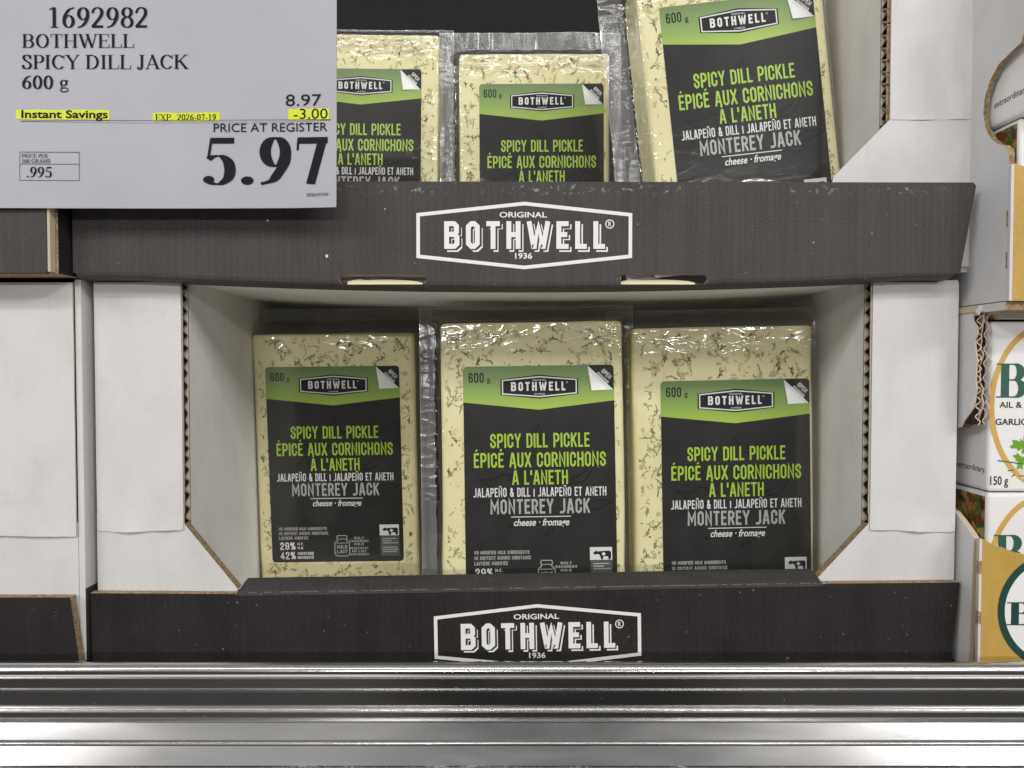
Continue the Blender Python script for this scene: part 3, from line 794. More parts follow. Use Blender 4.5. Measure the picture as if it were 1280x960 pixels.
# bottom fold with two hand slots (boolean cut, applied)
def sag(x): return -.50 * max(0, 1 - ((x - .5) / 19.0) ** 2)
b = MB(); n = 60; rows = [(-1.195, .55), (-1.20, .20), (-1.16, .04), (-1.05, -.06), (-.85, -.11), (0, -.12), (.7, -.10), (1.4, -.04), (1.4, .22), (.7, .16), (0, .14), (-.7, .15), (-.88, .24), (-.9, .55)]
vs = []
for i in range(n + 1):
    x = -21.0 + 42.3 * i / n
    for y, z in rows: vs.append((x, y, z + sag(x) * min(1, max(0, (.55 - z) / .35))))
m_ = len(rows); fs = []
for i in range(n):
    for j in range(m_): fs.append([i * m_ + j, i * m_ + (j + 1) % m_, (i + 1) * m_ + (j + 1) % m_, (i + 1) * m_ + j])
fs.append(list(range(m_))); fs.append([n * m_ + j for j in range(m_)])
b.mesh(vs, fs, 'black_up'); b.m('kraft')
fold = b.build('bottom_fold', upbox)
cut = MB()
for xa, xb in ((-8.35, -4.1), (5.05, 9.45)):
    r = .235; zc_ = -.17
    st_ = [(xa + r + r * math.cos(R(a)), zc_ + r * math.sin(R(a))) for a in range(90, 271, 15)] + [(xb - r + r * math.cos(R(a)), zc_ + r * math.sin(R(a))) for a in range(-90, 91, 15)]
    cut.prism(st_, 'y', -2, -.45, 'kraft')
cuto = cut.build('slot_cutter', upbox)
bo = fold.modifiers.new('slots', 'BOOLEAN'); bo.operation = 'DIFFERENCE'; bo.object = cuto; bo.solver = 'EXACT'
bpy.context.view_layer.update()
me = bpy.data.meshes.new_from_object(fold.evaluated_get(bpy.context.evaluated_depsgraph_get()))
fold.modifiers.clear(); fold.data = me; bpy.data.objects.remove(cuto)
# sagging white underside
M['cream'] = mat('cream_inner_liner', (.80, .72, .50), .7, .2)
for xa, xb in ((-8.0, -4.35), (5.3, 8.9)):
    b = MB(); nn = 12
    top = [(xa + (xb - xa) * i / nn, -.30 + .16 * math.sin(math.pi * i / nn) ** .5 + (.06 if i < 3 else 0)) for i in range(nn + 1)]
    b.prism([(xa, -.42), (xb, -.42)] + top[::-1], 'y', -.86, -.78, 'cream'); b.build('inner_liner', upbox)
b = MB(); n = 40; ny = 16; vs = []
for t_ in (0, .3):
    for j in range(ny + 1):
        for i in range(n + 1):
            x = -21.0 + 43.2 * i / n; y = 1.3 + 25.0 * j / ny
            vs.append((x, y, .05 + t_ + sag(x) * (1 + .3 * math.sin(min(1, j / ny * 1.5) * math.pi)) + .02 * noise.noise((x * .3, y * .3, 2))))
K = (ny + 1) * (n + 1); fs = []
for j in range(ny):
    for i in range(n):
        a = j * (n + 1) + i
        fs.append([a, a + 1, a + n + 2, a + n + 1]); fs.append([K + a, K + a + n + 1, K + a + n + 2, K + a + 1])
b.mesh(vs, fs, 'white_bounce'); b.build('bottom', upbox, smooth=True)
ZU = 19.4
b = MB()
b.prism([(22.75, .6), (22.75, 8.2), (18.75, 8.2), (18.75, 7.9), (15.95, 5.05), (15.8, 4.0), (15.8, .6)], 'y', .0, .12, 'white', 'kraft')
flap_sheet(b, 18.72, 22.75, ZU, [(x, z) for x, z in ragged(18.72, 22.75, 7.85, .015, 9)], -.01, .07, 'white', 9)
b.build('front_flap', upbox)
b = MB(); flute(b, 18.6, 19.5, .14, .68, 7.8, ZU); b.prism([(18.6, 7.8), (22.7, 7.8), (22.7, ZU), (18.6, ZU)], 'y', .69, .78, 'white_in', 'kraft')
b.box(18.58, 22.7, .125, .135, 7.8, ZU, 'kraft'); b.build('corrugated_edge', upbox)
b = MB(); b.prism([(.8, .5), (26, .5), (26, ZU), (.8, ZU)], 'x', 18.6, 18.72, 'white_in', 'kraft'); b.build('inner_wall', upbox)
b = MB(); b.box(22.45, 22.75, .14, 26, .35, ZU, 'white'); b.build('outer_wall', upbox)
b = MB()
b.prism([(-20.9, .6), (-20.9, ZU), (-16.6, ZU), (-16.6, 7.9), (-13.9, 5.05), (-13.8, .6)], 'y', .0, .12, 'white', 'kraft')
b.build('front_flap', upbox)
b = MB(); b.prism([(.8, .5), (26, .5), (26, ZU), (.8, ZU)], 'x', -16.72, -16.6, 'white_in', 'kraft'); b.build('inner_wall', upbox)
b = MB(); b.box(-20.9, -20.6, .14, 26, .35, ZU, 'white'); b.build('outer_wall', upbox)
b = MB(); pl = Plane(b, lambda u, v, l: (u, -1.2 - l, v), .004, 0, (.59, 1.93))
badge(pl, 0, 0, 10.35, 'box'); b.build('printed_logo', fu, recalc=False)
# little white nicks on the charcoal print
for x, z, r in ((-8.92, .95, .075), (-11.75, 2.65, .045), (-6.1, 3.2, .03), (14.5, 1.6, .03)):
    b = MB(); pl = Plane(b, lambda u, v, l: (u, -1.2 - l, v), .003)
    pl.poly([(x + r * math.cos(R(a)) * random.Random(a).uniform(.7, 1.1), z + r * math.sin(R(a))) for a in range(0, 360, 40)], 'ink_white')
    b.build('print_nick', fu, recalc=False)

# --- left neighbours ---------------------------------------------------------------------------
lb = thing('display_box', 'closed white box at the left edge on the shelf, torn face, black base', 'box', (-21.5, -.6, -15.0), group=GRP_BOX)
b = MB(); e = ragged(-20, -.05, 6.55, .05, 5, 60)
flap_sheet(b, -20, -.05, 19.05, e, .0, .20, 'white', 5)
b.prism([(-20, .3), (-.02, .3), (-.02, 7.2), (-20, 7.2)], 'y', .12, .22, 'white', 'kraft'); b.build('front_panel', lb)
b = MB(); b.prism([(.12, .3), (25, .3), (25, 19.2), (.12, 19.2)], 'x', .0, .3, 'white'); b.build('side_wall', lb)
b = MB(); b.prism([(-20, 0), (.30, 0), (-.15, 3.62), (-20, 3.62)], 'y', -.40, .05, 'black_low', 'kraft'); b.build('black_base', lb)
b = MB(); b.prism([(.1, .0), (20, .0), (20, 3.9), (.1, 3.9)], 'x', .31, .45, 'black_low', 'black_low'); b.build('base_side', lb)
b = MB(); b.prism([(0, 0), (25, 0), (25, .3), (0, .3)], 'x', -20, -.1, 'white_in'); b.build('bottom', lb)
b = MB(); b.prism([(.4, 0), (25, 0), (25, .3), (.4, .3)], 'x', -20, -.1, 'white_in')
for i, q in enumerate(b.v): b.v[i] = (q[0], q[1], q[2] + 18.8)
b.build('top', lb)

ub = thing('display_box', 'charcoal box front behind the price card, raw brown edge on its right', 'box', (-21.6, -2.4, 4.25), group=GRP_BOX)
b = MB(); b.prism([(-20, .15), (-19.8, 0), (-.1, 0), (.02, .15), (-.02, 4.4), (-.1, 4.5), (-20, 4.5)], 'y', 0, .30, 'black_up', 'black_up'); b.build('front_panel', ub, bevel=.1)
b = MB(); b.prism([(.035, .1), (.04, 4.4), (.16, 4.4), (.16, .1)], 'y', -.02, .35, 'kraft_light'); b.build('raw_edge', ub)
b = MB(); b.prism([(.36, .05), (25, .05), (25, 4.5), (.36, 4.5)], 'x', .0, .3, 'black_low', 'kraft'); b.build('side_wall', ub)
b = MB(); b.prism([(.31, .05), (25, .05), (25, .35), (.31, .35)], 'x', -20, -.05, 'white_in', 'kraft'); b.build('bottom', ub)
b = MB(); b.prism([(1.4, 4.5), (25, 4.5), (25, 19), (1.4, 19)], 'x', -.25, .0, 'white', 'kraft'); b.prism([(-20, 4.0), (-.26, 4.0), (-.26, 19), (-20, 19)], 'y', 1.4, 1.55, 'white', 'kraft'); b.build('front_flap', ub)

# ================================================================== CHEESE PACKS
PK = 8.5 / 190
def LX(p): return (p - 95) * PK
def LY(p): return (141.5 - p) * PK
def make_label(name, parent, off):
    """printed sticker 8.5 x 12.2 cm with its lettering; off = (x, z) of its centre on the pack"""
    b = MB()
    x0, x1, z0, z1 = LX(0), LX(190), LY(283), LY(0)
    r = .22
    chev = [(x0, LY(45)), (LX(95), LY(55.5)), (x1, LY(45))]
    black = [(x0, LY(45)), (LX(95), LY(55.5)), (x1, LY(45))] + [(x1 - r + r * math.cos(R(a)), z0 + r + r * math.sin(R(a))) for a in (0, -30, -60, -90)] + [(x0 + r + r * math.cos(R(a)), z0 + r + r * math.sin(R(a))) for a in (-90, -120, -150, -180)]
    green = chev + [(x1 - r + r * math.cos(R(a)), z1 - r + r * math.sin(R(a))) for a in (0, 30, 60, 90)] + [(x0 + r + r * math.cos(R(a)), z1 - r + r * math.sin(R(a))) for a in (90, 120, 150, 180)]
    b.prism(black, 'y', -.012, 0, 'label'); b.prism(green, 'y', -.012, 0, 'label_green')
    la = b.build(name, parent)
    la.location = (off[0] * CM, -.012 * CM, off[1] * CM)
    F = lambda u, v, l: (u, -.012 - l, v)
    # drawn pepper plant
    b = MB(); pl = Plane(b, F, .002)
    for pts in ([(90, 85), (94, 74), (98, 82), (104, 92), (112, 93), (120, 84)], [(18, 141), (35, 143), (48, 136), (66, 141), (78, 152)], [(18, 141), (30, 150), (44, 156), (60, 157), (78, 163)],
                [(54, 137), (60, 146), (70, 152)], [(122, 148), (146, 138), (160, 124), (172, 118)], [(122, 150), (150, 146), (160, 132), (170, 120)], [(126, 140), (130, 126), (150, 122)],
                [(52, 203), (70, 194), (84, 189), (96, 193)], [(52, 203), (76, 202), (92, 200), (104, 193)], [(140, 182), (160, 172), (178, 170), (186, 172)], [(140, 184), (165, 181), (186, 172)],
                [(108, 192), (105, 206), (100, 212)], [(112, 192), (110, 208), (104, 213), (100, 212)], [(100, 130), (96, 118), (84, 112)], [(150, 84), (156, 92), (154, 104)]):
        pl.line(spl([(LX(x), LY(y)) for x, y in pts], 4), .075, 'ink_leaf')
    b.build('drawn_leaves', la, recalc=False)
    # lettering
    b = MB(); pl = Plane(b, F, .014)
    def ct(t, xa, xb, ya, yb, mt, th=.13, gap=.12): pl.ctext(t, LX(xa), LY(yb), LX(xb), (yb - ya) * PK, mt, th, gap)
    ct('SPICY DILL PICKLE', 33, 158, 85, 103, 'ink_lime', .145, .10)
    ct('ÉPICÉ AUX CORNICHONS', 12, 178, 109, 127.5, 'ink_lime', .145, .10)
    ct("À L'ANETH", 60, 130, 131.5, 149.5, 'ink_lime', .145, .10)
    ct('JALAPEÑO & DILL | JALAPEÑO ET ANETH', 11, 178, 153, 164.5, 'ink_white_g', .15, .11)
    ct('MONTEREY JACK', 32, 157, 167.5, 186, 'ink_grey', .155, .12)
    pl.rect(LX(58), LY(190.3), LX(133), LY(189.2), 'ink_white_g')
    pl.btext('cheese · fromage', LX(61), LY(204), LX(131), 12 * PK, 'ink_white_g', .02, .3)
    ct('NO MODIFIED MILK INGREDIENTS', 11, 80, 231.5, 236, 'ink_grey', .17, .13)
    ct('NE CONTIENT AUCUNE SUBSTANCE', 11, 82, 238.3, 242.8, 'ink_grey', .17, .13)
    ct('LAITIÈRE MODIFIÉE', 11, 53, 245.1, 249.6, 'ink_grey', .17, .13)
    ct('29%', 12, 34, 253.5, 264.5, 'ink_white_g', .15, .12); ct('42%', 12, 34, 267.5, 278.5, 'ink_white_g', .15, .12)
    ct('M.F.', 37, 46, 254.2, 258, 'ink_white_g', .17, .13); ct('M.G.', 37, 46, 260, 263.8, 'ink_white_g', .17, .13)
    ct('MOISTURE', 37, 60, 268, 272.2, 'ink_white_g', .17, .13); ct('HUMIDITÉ', 37, 60, 274, 278.2, 'ink_white_g', .17, .13)
    for i, (t, hw) in enumerate((('ONLY', 7), ('CANADIAN', 13.5), ('MILK', 7), ('SEULEMENT', 13.5), ('DU LAIT', 10), ('CANADIEN', 13))):
        y = 246.5 + i * 4.5 + (1.5 if i > 2 else 0); ct(t, 126 - hw, 126 + hw, y, y + 3.3, 'ink_grey', .17, .16)
    ct('600', 7, 26, 8, 20.5, 'ink_black', .13, .14); pl.btext('g', LX(30), LY(22), LX(34.5), 6.5 * PK, 'ink_black', 0)
    # milk can
    can = [(94, 243), (95, 240), (108, 240), (109, 243), (107.5, 246.5), (112, 251), (112, 267), (109, 270), (94, 270), (91, 267), (91, 251), (95.5, 246.5)]
    pl.line([(LX(x), LY(y + 4.5)) for x, y in can], .05, 'ink_grey', True)
    pl.line([(LX(96), LY(249.5)), (LX(107), LY(249.5))], .035, 'ink_grey'); pl.line([(LX(93), LY(255.5)), (LX(110), LY(255.5))], .04, 'ink_grey')
    ct('MILK', 94, 109, 258.5, 263.5, 'ink_grey', .15, .14); ct('LAIT', 94, 109, 265.5, 270.5, 'ink_grey', .15, .14)
    b.build('lettering', la, recalc=False)
    b = MB(); pl = Plane(b, F, .005)
    badge(pl, LX(96), LY(26.5), 98 * PK, 'label'); b.build('logo', la, recalc=False)
    # cow mark
    b = MB(); pl = Plane(b, F, .005)
    CY = lambda p: LY(p + 9)
    pl.rect(LX(156), CY(236), LX(184), CY(220), 'ink_white_g'); pl.rect(LX(157), CY(266), LX(184), CY(236.5), 'ink_darkgrey')
    cow = [(160, 227), (164, 224), (165, 225.5), (170, 225), (180, 224.5), (182.5, 226), (182.5, 232), (181.5, 235.5), (179.5, 235.5), (178.5, 231.5), (173, 231.5), (172, 235.5), (170, 235.5), (168.5, 230), (166, 228.5), (162, 229.5)]
    pl.poly([(LX(x), CY(y)) for x, y in cow], 'ink_black', .012)
    pl.poly([(LX(173), CY(226)), (LX(176), CY(228.5)), (LX(173), CY(231)), (LX(170.5), CY(228.5))], 'ink_white_g', .02)
    for i, w in enumerate((20, 13, 22, 0, 21, 23, 20)):
        if w: pl.rect(LX(160), CY(241.2 + i * 3.2), LX(160 + w), CY(239.8 + i * 3.2), 'ink_grey', .012)
    b.build('cow_mark', la, recalc=False)
    # peel corner
    b = MB(); pl = Plane(b, F, .005)
    pl.poly([(LX(156), LY(0.3)), (LX(187), LY(.3)), (LX(189.6), LY(3)), (LX(189.6), LY(32))], 'label', .005)
    c0 = [(LX(157), LY(.5)), (LX(189), LY(31.5)), (LX(161.5), LY(32.5))]
    b.face([F(c0[0][0], c0[0][1], .015), F(c0[1][0], c0[1][1], .015), F(c0[2][0], c0[2][1], .09)], 'ink_white_g')
    pl2 = Plane(b, F, .011, -45, (LX(178), LY(14.5)))
    pl2.ctext('OPEN', -.32, .05, .32, .26, 'ink_white_g', .16, .12, .011); pl2.ctext('OUVRIR', -.42, -.30, .42, .26, 'ink_white_g', .16, .12, .011)
    b.build('peel_corner', la, recalc=False)
    return la
CW, CH, CT = 10.3, 16.5, 3.6
proto_label = None
def copy_label(src, parent, off):
    c = src.copy(); S.collection.objects.link(c); c.parent = parent; c.location = (off[0] * CM, -.012 * CM, off[1] * CM)
    for ch in src.children:
        d = ch.copy(); S.collection.objects.link(d); d.parent = c
    return c
def cheese_mesh(seed, red=()):
    rnd = random.Random(seed)
    bm = bmesh.new(); bmesh.ops.create_cube(bm, size=1)
    for v in bm.verts: v.co = Vector((v.co.x * CW, v.co.y * CT + CT / 2, v.co.z * CH))
    bmesh.ops.subdivide_edges(bm, edges=bm.edges[:], cuts=5, use_grid_fill=True)
    bmesh.ops.bevel(bm, geom=[e for e in bm.edges if len(e.link_faces) == 2 and e.calc_face_angle(0) > .5], offset=.28, segments=3, affect='EDGES', profile=.5)
    for v in bm.verts:
        v.co += Vector((.07 * noise.noise((v.co.z * .3 + seed, v.co.y, 1)) * (abs(v.co.x) / 5), 0, .05 * noise.noise((v.co.x * .4, seed, 3)) * (v.co.z / 8)))
    b = MB(); bm.verts.index_update()
    b.mesh([tuple(v.co) for v in bm.verts], [[v.index for v in f.verts] for f in bm.faces], 'cheese'); bm.free()
    # dill fronds and specks, lying in the front face and wrapping over the top
    k = 0
    def spot(x, z, ln, wd, ang, mt, bend):
        nonlocal k
        k = (k + 1) % 13
        y = -.0035 - k * .0004
        pts = []; a = ang
        for i in range(5):
            pts.append((x, z)); x += math.cos(a) * ln / 4; z += math.sin(a) * ln / 4; a += bend
        if any(abs(px) > CW / 2 - .27 or abs(pz) > CH / 2 - .27 for px, pz in pts): return
        ws = [.35, 1, .8, 1, .25]
        L, Q = [], []
        for i, (px, pz) in enumerate(pts):
            q = pts[min(i + 1, 4)] if i < 4 else pts[4]; p = pts[max(i - 1, 0)]
            d = math.hypot(q[0] - p[0], q[1] - p[1]) or 1
            nx, nz = -(q[1] - p[1]) / d, (q[0] - p[0]) / d; w = wd * ws[i] * rnd.uniform(.7, 1.3)
            L.append((px + nx * w, y, pz + nz * w)); Q.append((px - nx * w, y, pz - nz * w))
        for i in range(4): b.face([L[i], L[i + 1], Q[i + 1], Q[i]], mt)
    for c in range(170):
        x, z = rnd.uniform(-5, 5), rnd.uniform(-8, 8)
        for q in range(3): spot(x + rnd.gauss(0, .10), z + rnd.gauss(0, .12), rnd.uniform(.15, .5), rnd.uniform(.035, .09), rnd.uniform(0, 6.28), 'dill4', rnd.uniform(-.4, .4))
    for c in range(520):
        x = rnd.uniform(-5, 5); z = rnd.uniform(-8.1, 8.1)
        if abs(x) < 3.6 and -7 < z < 5 and rnd.random() < .9: continue
        mt = rnd.choices(('dill0', 'dill1', 'dill2', 'dill3'), (4, 5, 4, .3))[0]
        a = rnd.gauss(1.57, .9)
        if rnd.random() < .62:
            ln = rnd.uniform(.25, .85); bend = rnd.uniform(-.35, .35)
            spot(x, z, ln, rnd.uniform(.018, .036), a, mt, bend)
            for q in range(rnd.randint(3, 9)):
                t = rnd.uniform(.1, 1) * ln; aa = a + bend * t / ln * 2
                spot(x + math.cos(aa) * t, z + math.sin(aa) * t, rnd.uniform(.08, .24), rnd.uniform(.018, .040), aa + rnd.choice((-1, 1)) * rnd.uniform(.3, 1.0), mt, rnd.uniform(-.4, .4))
        else:
            spot(x, z, rnd.uniform(.06, .2), rnd.uniform(.02, .05), a, mt, rnd.uniform(-.5, .5))
    for x, z in red:
        for q in range(4): spot(x + rnd.gauss(0, .05), z + rnd.gauss(0, .08), .22, .06, rnd.uniform(.8, 2.2), 'pepper', .3)
    return b
def film_mesh(seed, ml, mr_, mt_, mb_, wr):
    """vacuum pouch: clear front skin pulled over the block, sealed flange around it. margins in cm; wr = wrinkle strength"""
    hx, hz = CW / 2, CH / 2; FL = 1.7
    st = .075
    xs = [-hx - ml + (2 * hx + ml + mr_) * i / int((2 * hx + ml + mr_) / st) for i in range(int((2 * hx + ml + mr_) / st) + 1)]
    zs = [-hz - mb_ + (2 * hz + mb_ + mt_) * i / int((2 * hz + mb_ + mt_) / st) for i in range(int((2 * hz + mb_ + mt_) / st) + 1)]
    xs.insert(1, xs[0] + .03); xs.insert(-1, xs[-1] - .03); zs.insert(-1, zs[-1] - .03)
    b = MB(); nx, nz_ = len(xs), len(zs); vs = []
    def sm(t): t = min(1, max(0, t)); return t * t * (3 - 2 * t)
    flg = []; wk = b.attr = []
    for z in zs:
        for x in xs:
            dx = max(0, abs(x) - hx + .22); dz = max(0, abs(z) - hz + .22)
            d = math.hypot(dx, dz) - .22
            run = .40 + (.55 * sm((z - hz + .2) / .5) if z > 0 else 0)
            run += .12 * noise.noise((x * .9, z * .9, seed))
            y = -.055 + FL * sm((d + .05) / run)
            # wrinkles: strong just below the top edge, weaker at the sides
            top = sm((z - hz + 1.9) / 1.2) * sm((hz + .15 - z) / .5)
            sidew = sm((abs(x) - hx + .6) / .6) * .5
            n1 = abs(noise.noise((x * .5 + seed * 3.3, z * 1.7, seed + .37))) ; n2 = noise.noise((x * 1.1 + seed, z * 2.2, seed + 5.4))
            amp = wr * (top + sidew * .3 + (.012 if wr < 1.4 else .022))
            amp *= .12 + 1.0 * sm(.42 + 2.0 * noise.noise((x * .45 + seed * 1.7, z * .6, seed + 2.2)))
            y -= amp * max(0, .13 * (1 - 5.5 * n1)) + amp * .06 * max(0, 1 - 5 * abs(n2)) + amp * .03 * n2
            fl = sm((d - run * .7) / .3)
            y -= fl * .07 * max(0, 1 - 4 * abs(noise.noise((x * 1.0 + seed, z * .12, seed + 4))))
            y += fl * (.10 * noise.noise((x * .5 + seed, z * .35, seed + 9)) + .006 * noise.noise((x * 1.2, z * .4, seed + 2)))
            y = max(y, -.40); y = min(y, FL + .2)
            if fl < .3: y = min(y, -.04) if d < -.1 else y
            vs.append((x, y, z)); flg.append(fl); wk.append(min(1, (top + sidew * .25 * (1 - fl) + fl * .07) * wr * .8) * (1 if y < -.065 or fl > .02 else .5))
    def q(i, j): return j * nx + i
    fa, fb, fe_ = [], [], []
    for j in range(nz_ - 1):
        for i in range(nx - 1):
            f = [q(i, j), q(i + 1, j), q(i + 1, j + 1), q(i, j + 1)]
            if i in (0, nx - 2) or j in (0, nz_ - 2): fe_.append(f)
            else: (fb if min(flg[a] for a in f) > .5 else fa).append(f)
    o = len(b.v); b.v += vs
    for f in fa: b.f.append(f); b.mi.append(b.m('film'))
    for f in fb: b.f.append(f); b.mi.append(b.m('film_flange'))
    for f in fe_: b.f.append(f); b.mi.append(b.m('film_edge'))
    return b
def cheese_pack(label, loc, roll, lean, yaw, off, seed, margins, wr=1.0, red=()):
    """loc = centre of the front face of the block (cm)"""
    global proto_label
    t = thing('cheese_pack', label, 'cheese', loc, (lean, roll, yaw), 'vacuum packed cheese blocks in the display boxes')
    cheese_mesh(seed, red).build('cheese_block', t, smooth=False)
    if proto_label is None: proto_label = make_label('label', t, off)
    else: copy_label(proto_label, t, off)
    film_mesh(seed, *margins, wr).build('film', t, smooth=True, recalc=False)
    return t
def zc(top): return top - CH / 2
# roll: positive turns the top to the left as seen from the front is a negative y rotation
cheese_pack('cheese pack deepest in the lower box, at left, its percentages and whole label readable', (-11.23, 10.0, -6.25), -.7, 3.0, 0, (-.1, -.15), 11, (.35, .95, 1.6, .3), .8)
cheese_pack('middle cheese pack of the lower box, label cut off by the black lip', (1.17, 4.4, -5.79), -.9, -2.5, 0, (.4, -.57), 23, (1.35, .9, 1.05, .5), 1.2)
cheese_pack('cheese pack right in the lower box, red pepper bit at its right edge', (12.14, 5.1, -6.05), -1.2, 0, 0, (.69, -1.13), 37, (1.2, .8, 1.1, .4), 1.1, ((4.78, -1.25),))
cheese_pack('cheese pack partly behind the price card in the upper box, only its right half showing', (-10.35, 15.0, 14.94), .6, 0, 0, (-.3, -.52), 41, (1.0, .9, 1.0, 1.6), 1.6, ((-.3, 7.7),))
cheese_pack('middle cheese pack of the upper box, standing back between its neighbours', (1.56, 13.7, 13.05), -.3, 0, 0, (.48, -.18), 53, (1.5, 1.0, 2.1, .3), 1.6, ((-.46, 6.6),))
cheese_pack('tilted cheese pack foremost in the upper box, beside its right flap', (12.7, 4.2, 14.02), -6.4, 0, 0, (.3, -.2), 67, (1.9, .8, 1.2, .2), 1.5)

# ================================================================== PRICE CARD
KT = 33.1
KX = KT / 900
sign = thing('price_sign', 'grey white price card with large 5.97 held against the upper box fronts', 'sign', (0, -36 + KT * math.cos(R(1.5)), -KT * math.sin(R(1.5))), (-1.5, 0, 0))
def SX(p): return (p - 640) * KX
def SZ(p): return (480 - p) * KX
b = MB()
def curl(x, z):
    u = (x - SX(-14)) / (SX(421) - SX(-14)); v = (z - SZ(259.5)) / (SZ(-22) - SZ(259.5))
    return -.10 * math.sin(u * 2.6 + .5) + .16 * max(0, u - .8) ** 2 / .04 * (1 - v) ** 2 - .05 * math.sin(v * 3 + u * 2)
n = 24; vs = []
cx0, cx1, cz0, cz1 = SX(-14), SX(421), SZ(259.5), SZ(-22)
for t_ in (0, .05):
    for j in range(13):
        for i in range(n + 1):
            u, v = i / n, j / 12
            x_, z_ = cx0 + (cx1 - cx0) * u, cz0 + (cz1 - cz0) * v; vs.append((x_, t_ - curl(x_, z_), z_))
K = 13 * (n + 1); fs = []
for j in range(12):
    for i in range(n):
        a = j * (n + 1) + i; fs.append([a, a + 1, a + n + 2, a + n + 1]); fs.append([K + a, K + a + n + 1, K + a + n + 2, K + a + 1])
for i in range(n): fs.append([i, K + i, K + i + 1, i + 1]); a = 12 * (n + 1) + i; fs.append([a, a + 1, K + a + 1, K + a])
for j in range(12): a = j * (n + 1); fs.append([a, a + n + 1, K + a + n + 1, K + a]); a += n; fs.append([a, K + a, K + a + n + 1, a + n + 1])
b.mesh(vs, fs, 'paper'); card = b.build('card', sign, smooth=True); card.data.set_sharp_from_angle(angle=R(40))
F = lambda u, v, l: (u, -l - .012 - curl(u, v), v)
def strk(x0, y0, x1, y1):
    rnd = random.Random(x0); n = 12
    b = MB(); pl = Plane(b, F, .004)
    pl.poly([(SX(x0 + (x1 - x0) * i / n), SZ(y0 + rnd.uniform(-.6, .6))) for i in range(n + 1)] + [(SX(x1 - (x1 - x0) * i / n + (3 if 0 < i < n else 0)), SZ(y1 + rnd.uniform(-.6, .6))) for i in range(n + 1)], 'hilite')
    b.build('highlighter_mark', sign, recalc=False)
strk(18, 136, 135, 148.3); strk(189, 139.5, 274, 150.3); strk(360, 136, 412, 149.3)
b = MB(); pl = Plane(b, F, .012)
def ss(t, x0, x1, y0, y1, T=.125, h=.035): pl.stext(t, SX(x0), SZ(y1), SX(x1), (y1 - y0) * KX, 'ink_black', T, h)
def sb(t, x0, x1, y0, y1, bold=0.0): pl.btext(t, SX(x0), SZ(y1), SX(x1), (y1 - y0) * KX, 'ink_black', bold)
ss('1692982', 57, 184, 7.5, 33.5, .12)
ss('BOTHWELL', 25.5, 166, 41.5, 58.5); ss('SPICY DILL JACK', 25.5, 234, 67.5, 85); ss('600 g', 25, 84, 93, 110)
sb('8.97', 357, 402, 118, 132.5); sb('-3.00', 367, 410, 136, 148.8)
sb('Instant Savings', 25, 133, 136.5, 149.8, .022)
ss('EXP.  2026-07-19', 192.5, 269, 141.5, 149.3, .13, .05)
sb('PRICE AT REGISTER', 266, 409.5, 153.5, 164.3)
ss('5.97', 250, 411, 169.5, 230, .158, .03)
sb('2026/07/09', 383, 411, 241.5, 245.5)
ss('PRICE PER', 25.5, 58, 191.5, 196.3, .11, .05); ss('100 GRAMS', 25.5, 61, 198, 202.8, .11, .05)
ss('.995', 31, 63, 207.5, 221)
pl.rect(SX(24), SZ(150.7), SX(414), SZ(150), 'ink_black')
for x0, y0, x1, y1 in ((23, 189, 97.5, 189.5), (23, 204, 97.5, 204.5), (23, 224.5, 97.5, 225), (23, 189, 23.5, 225), (97, 189, 97.5, 225)): pl.rect(SX(x0), SZ(y1), SX(x1), SZ(y0), 'ink_black')
b.build('lettering', sign, recalc=False)

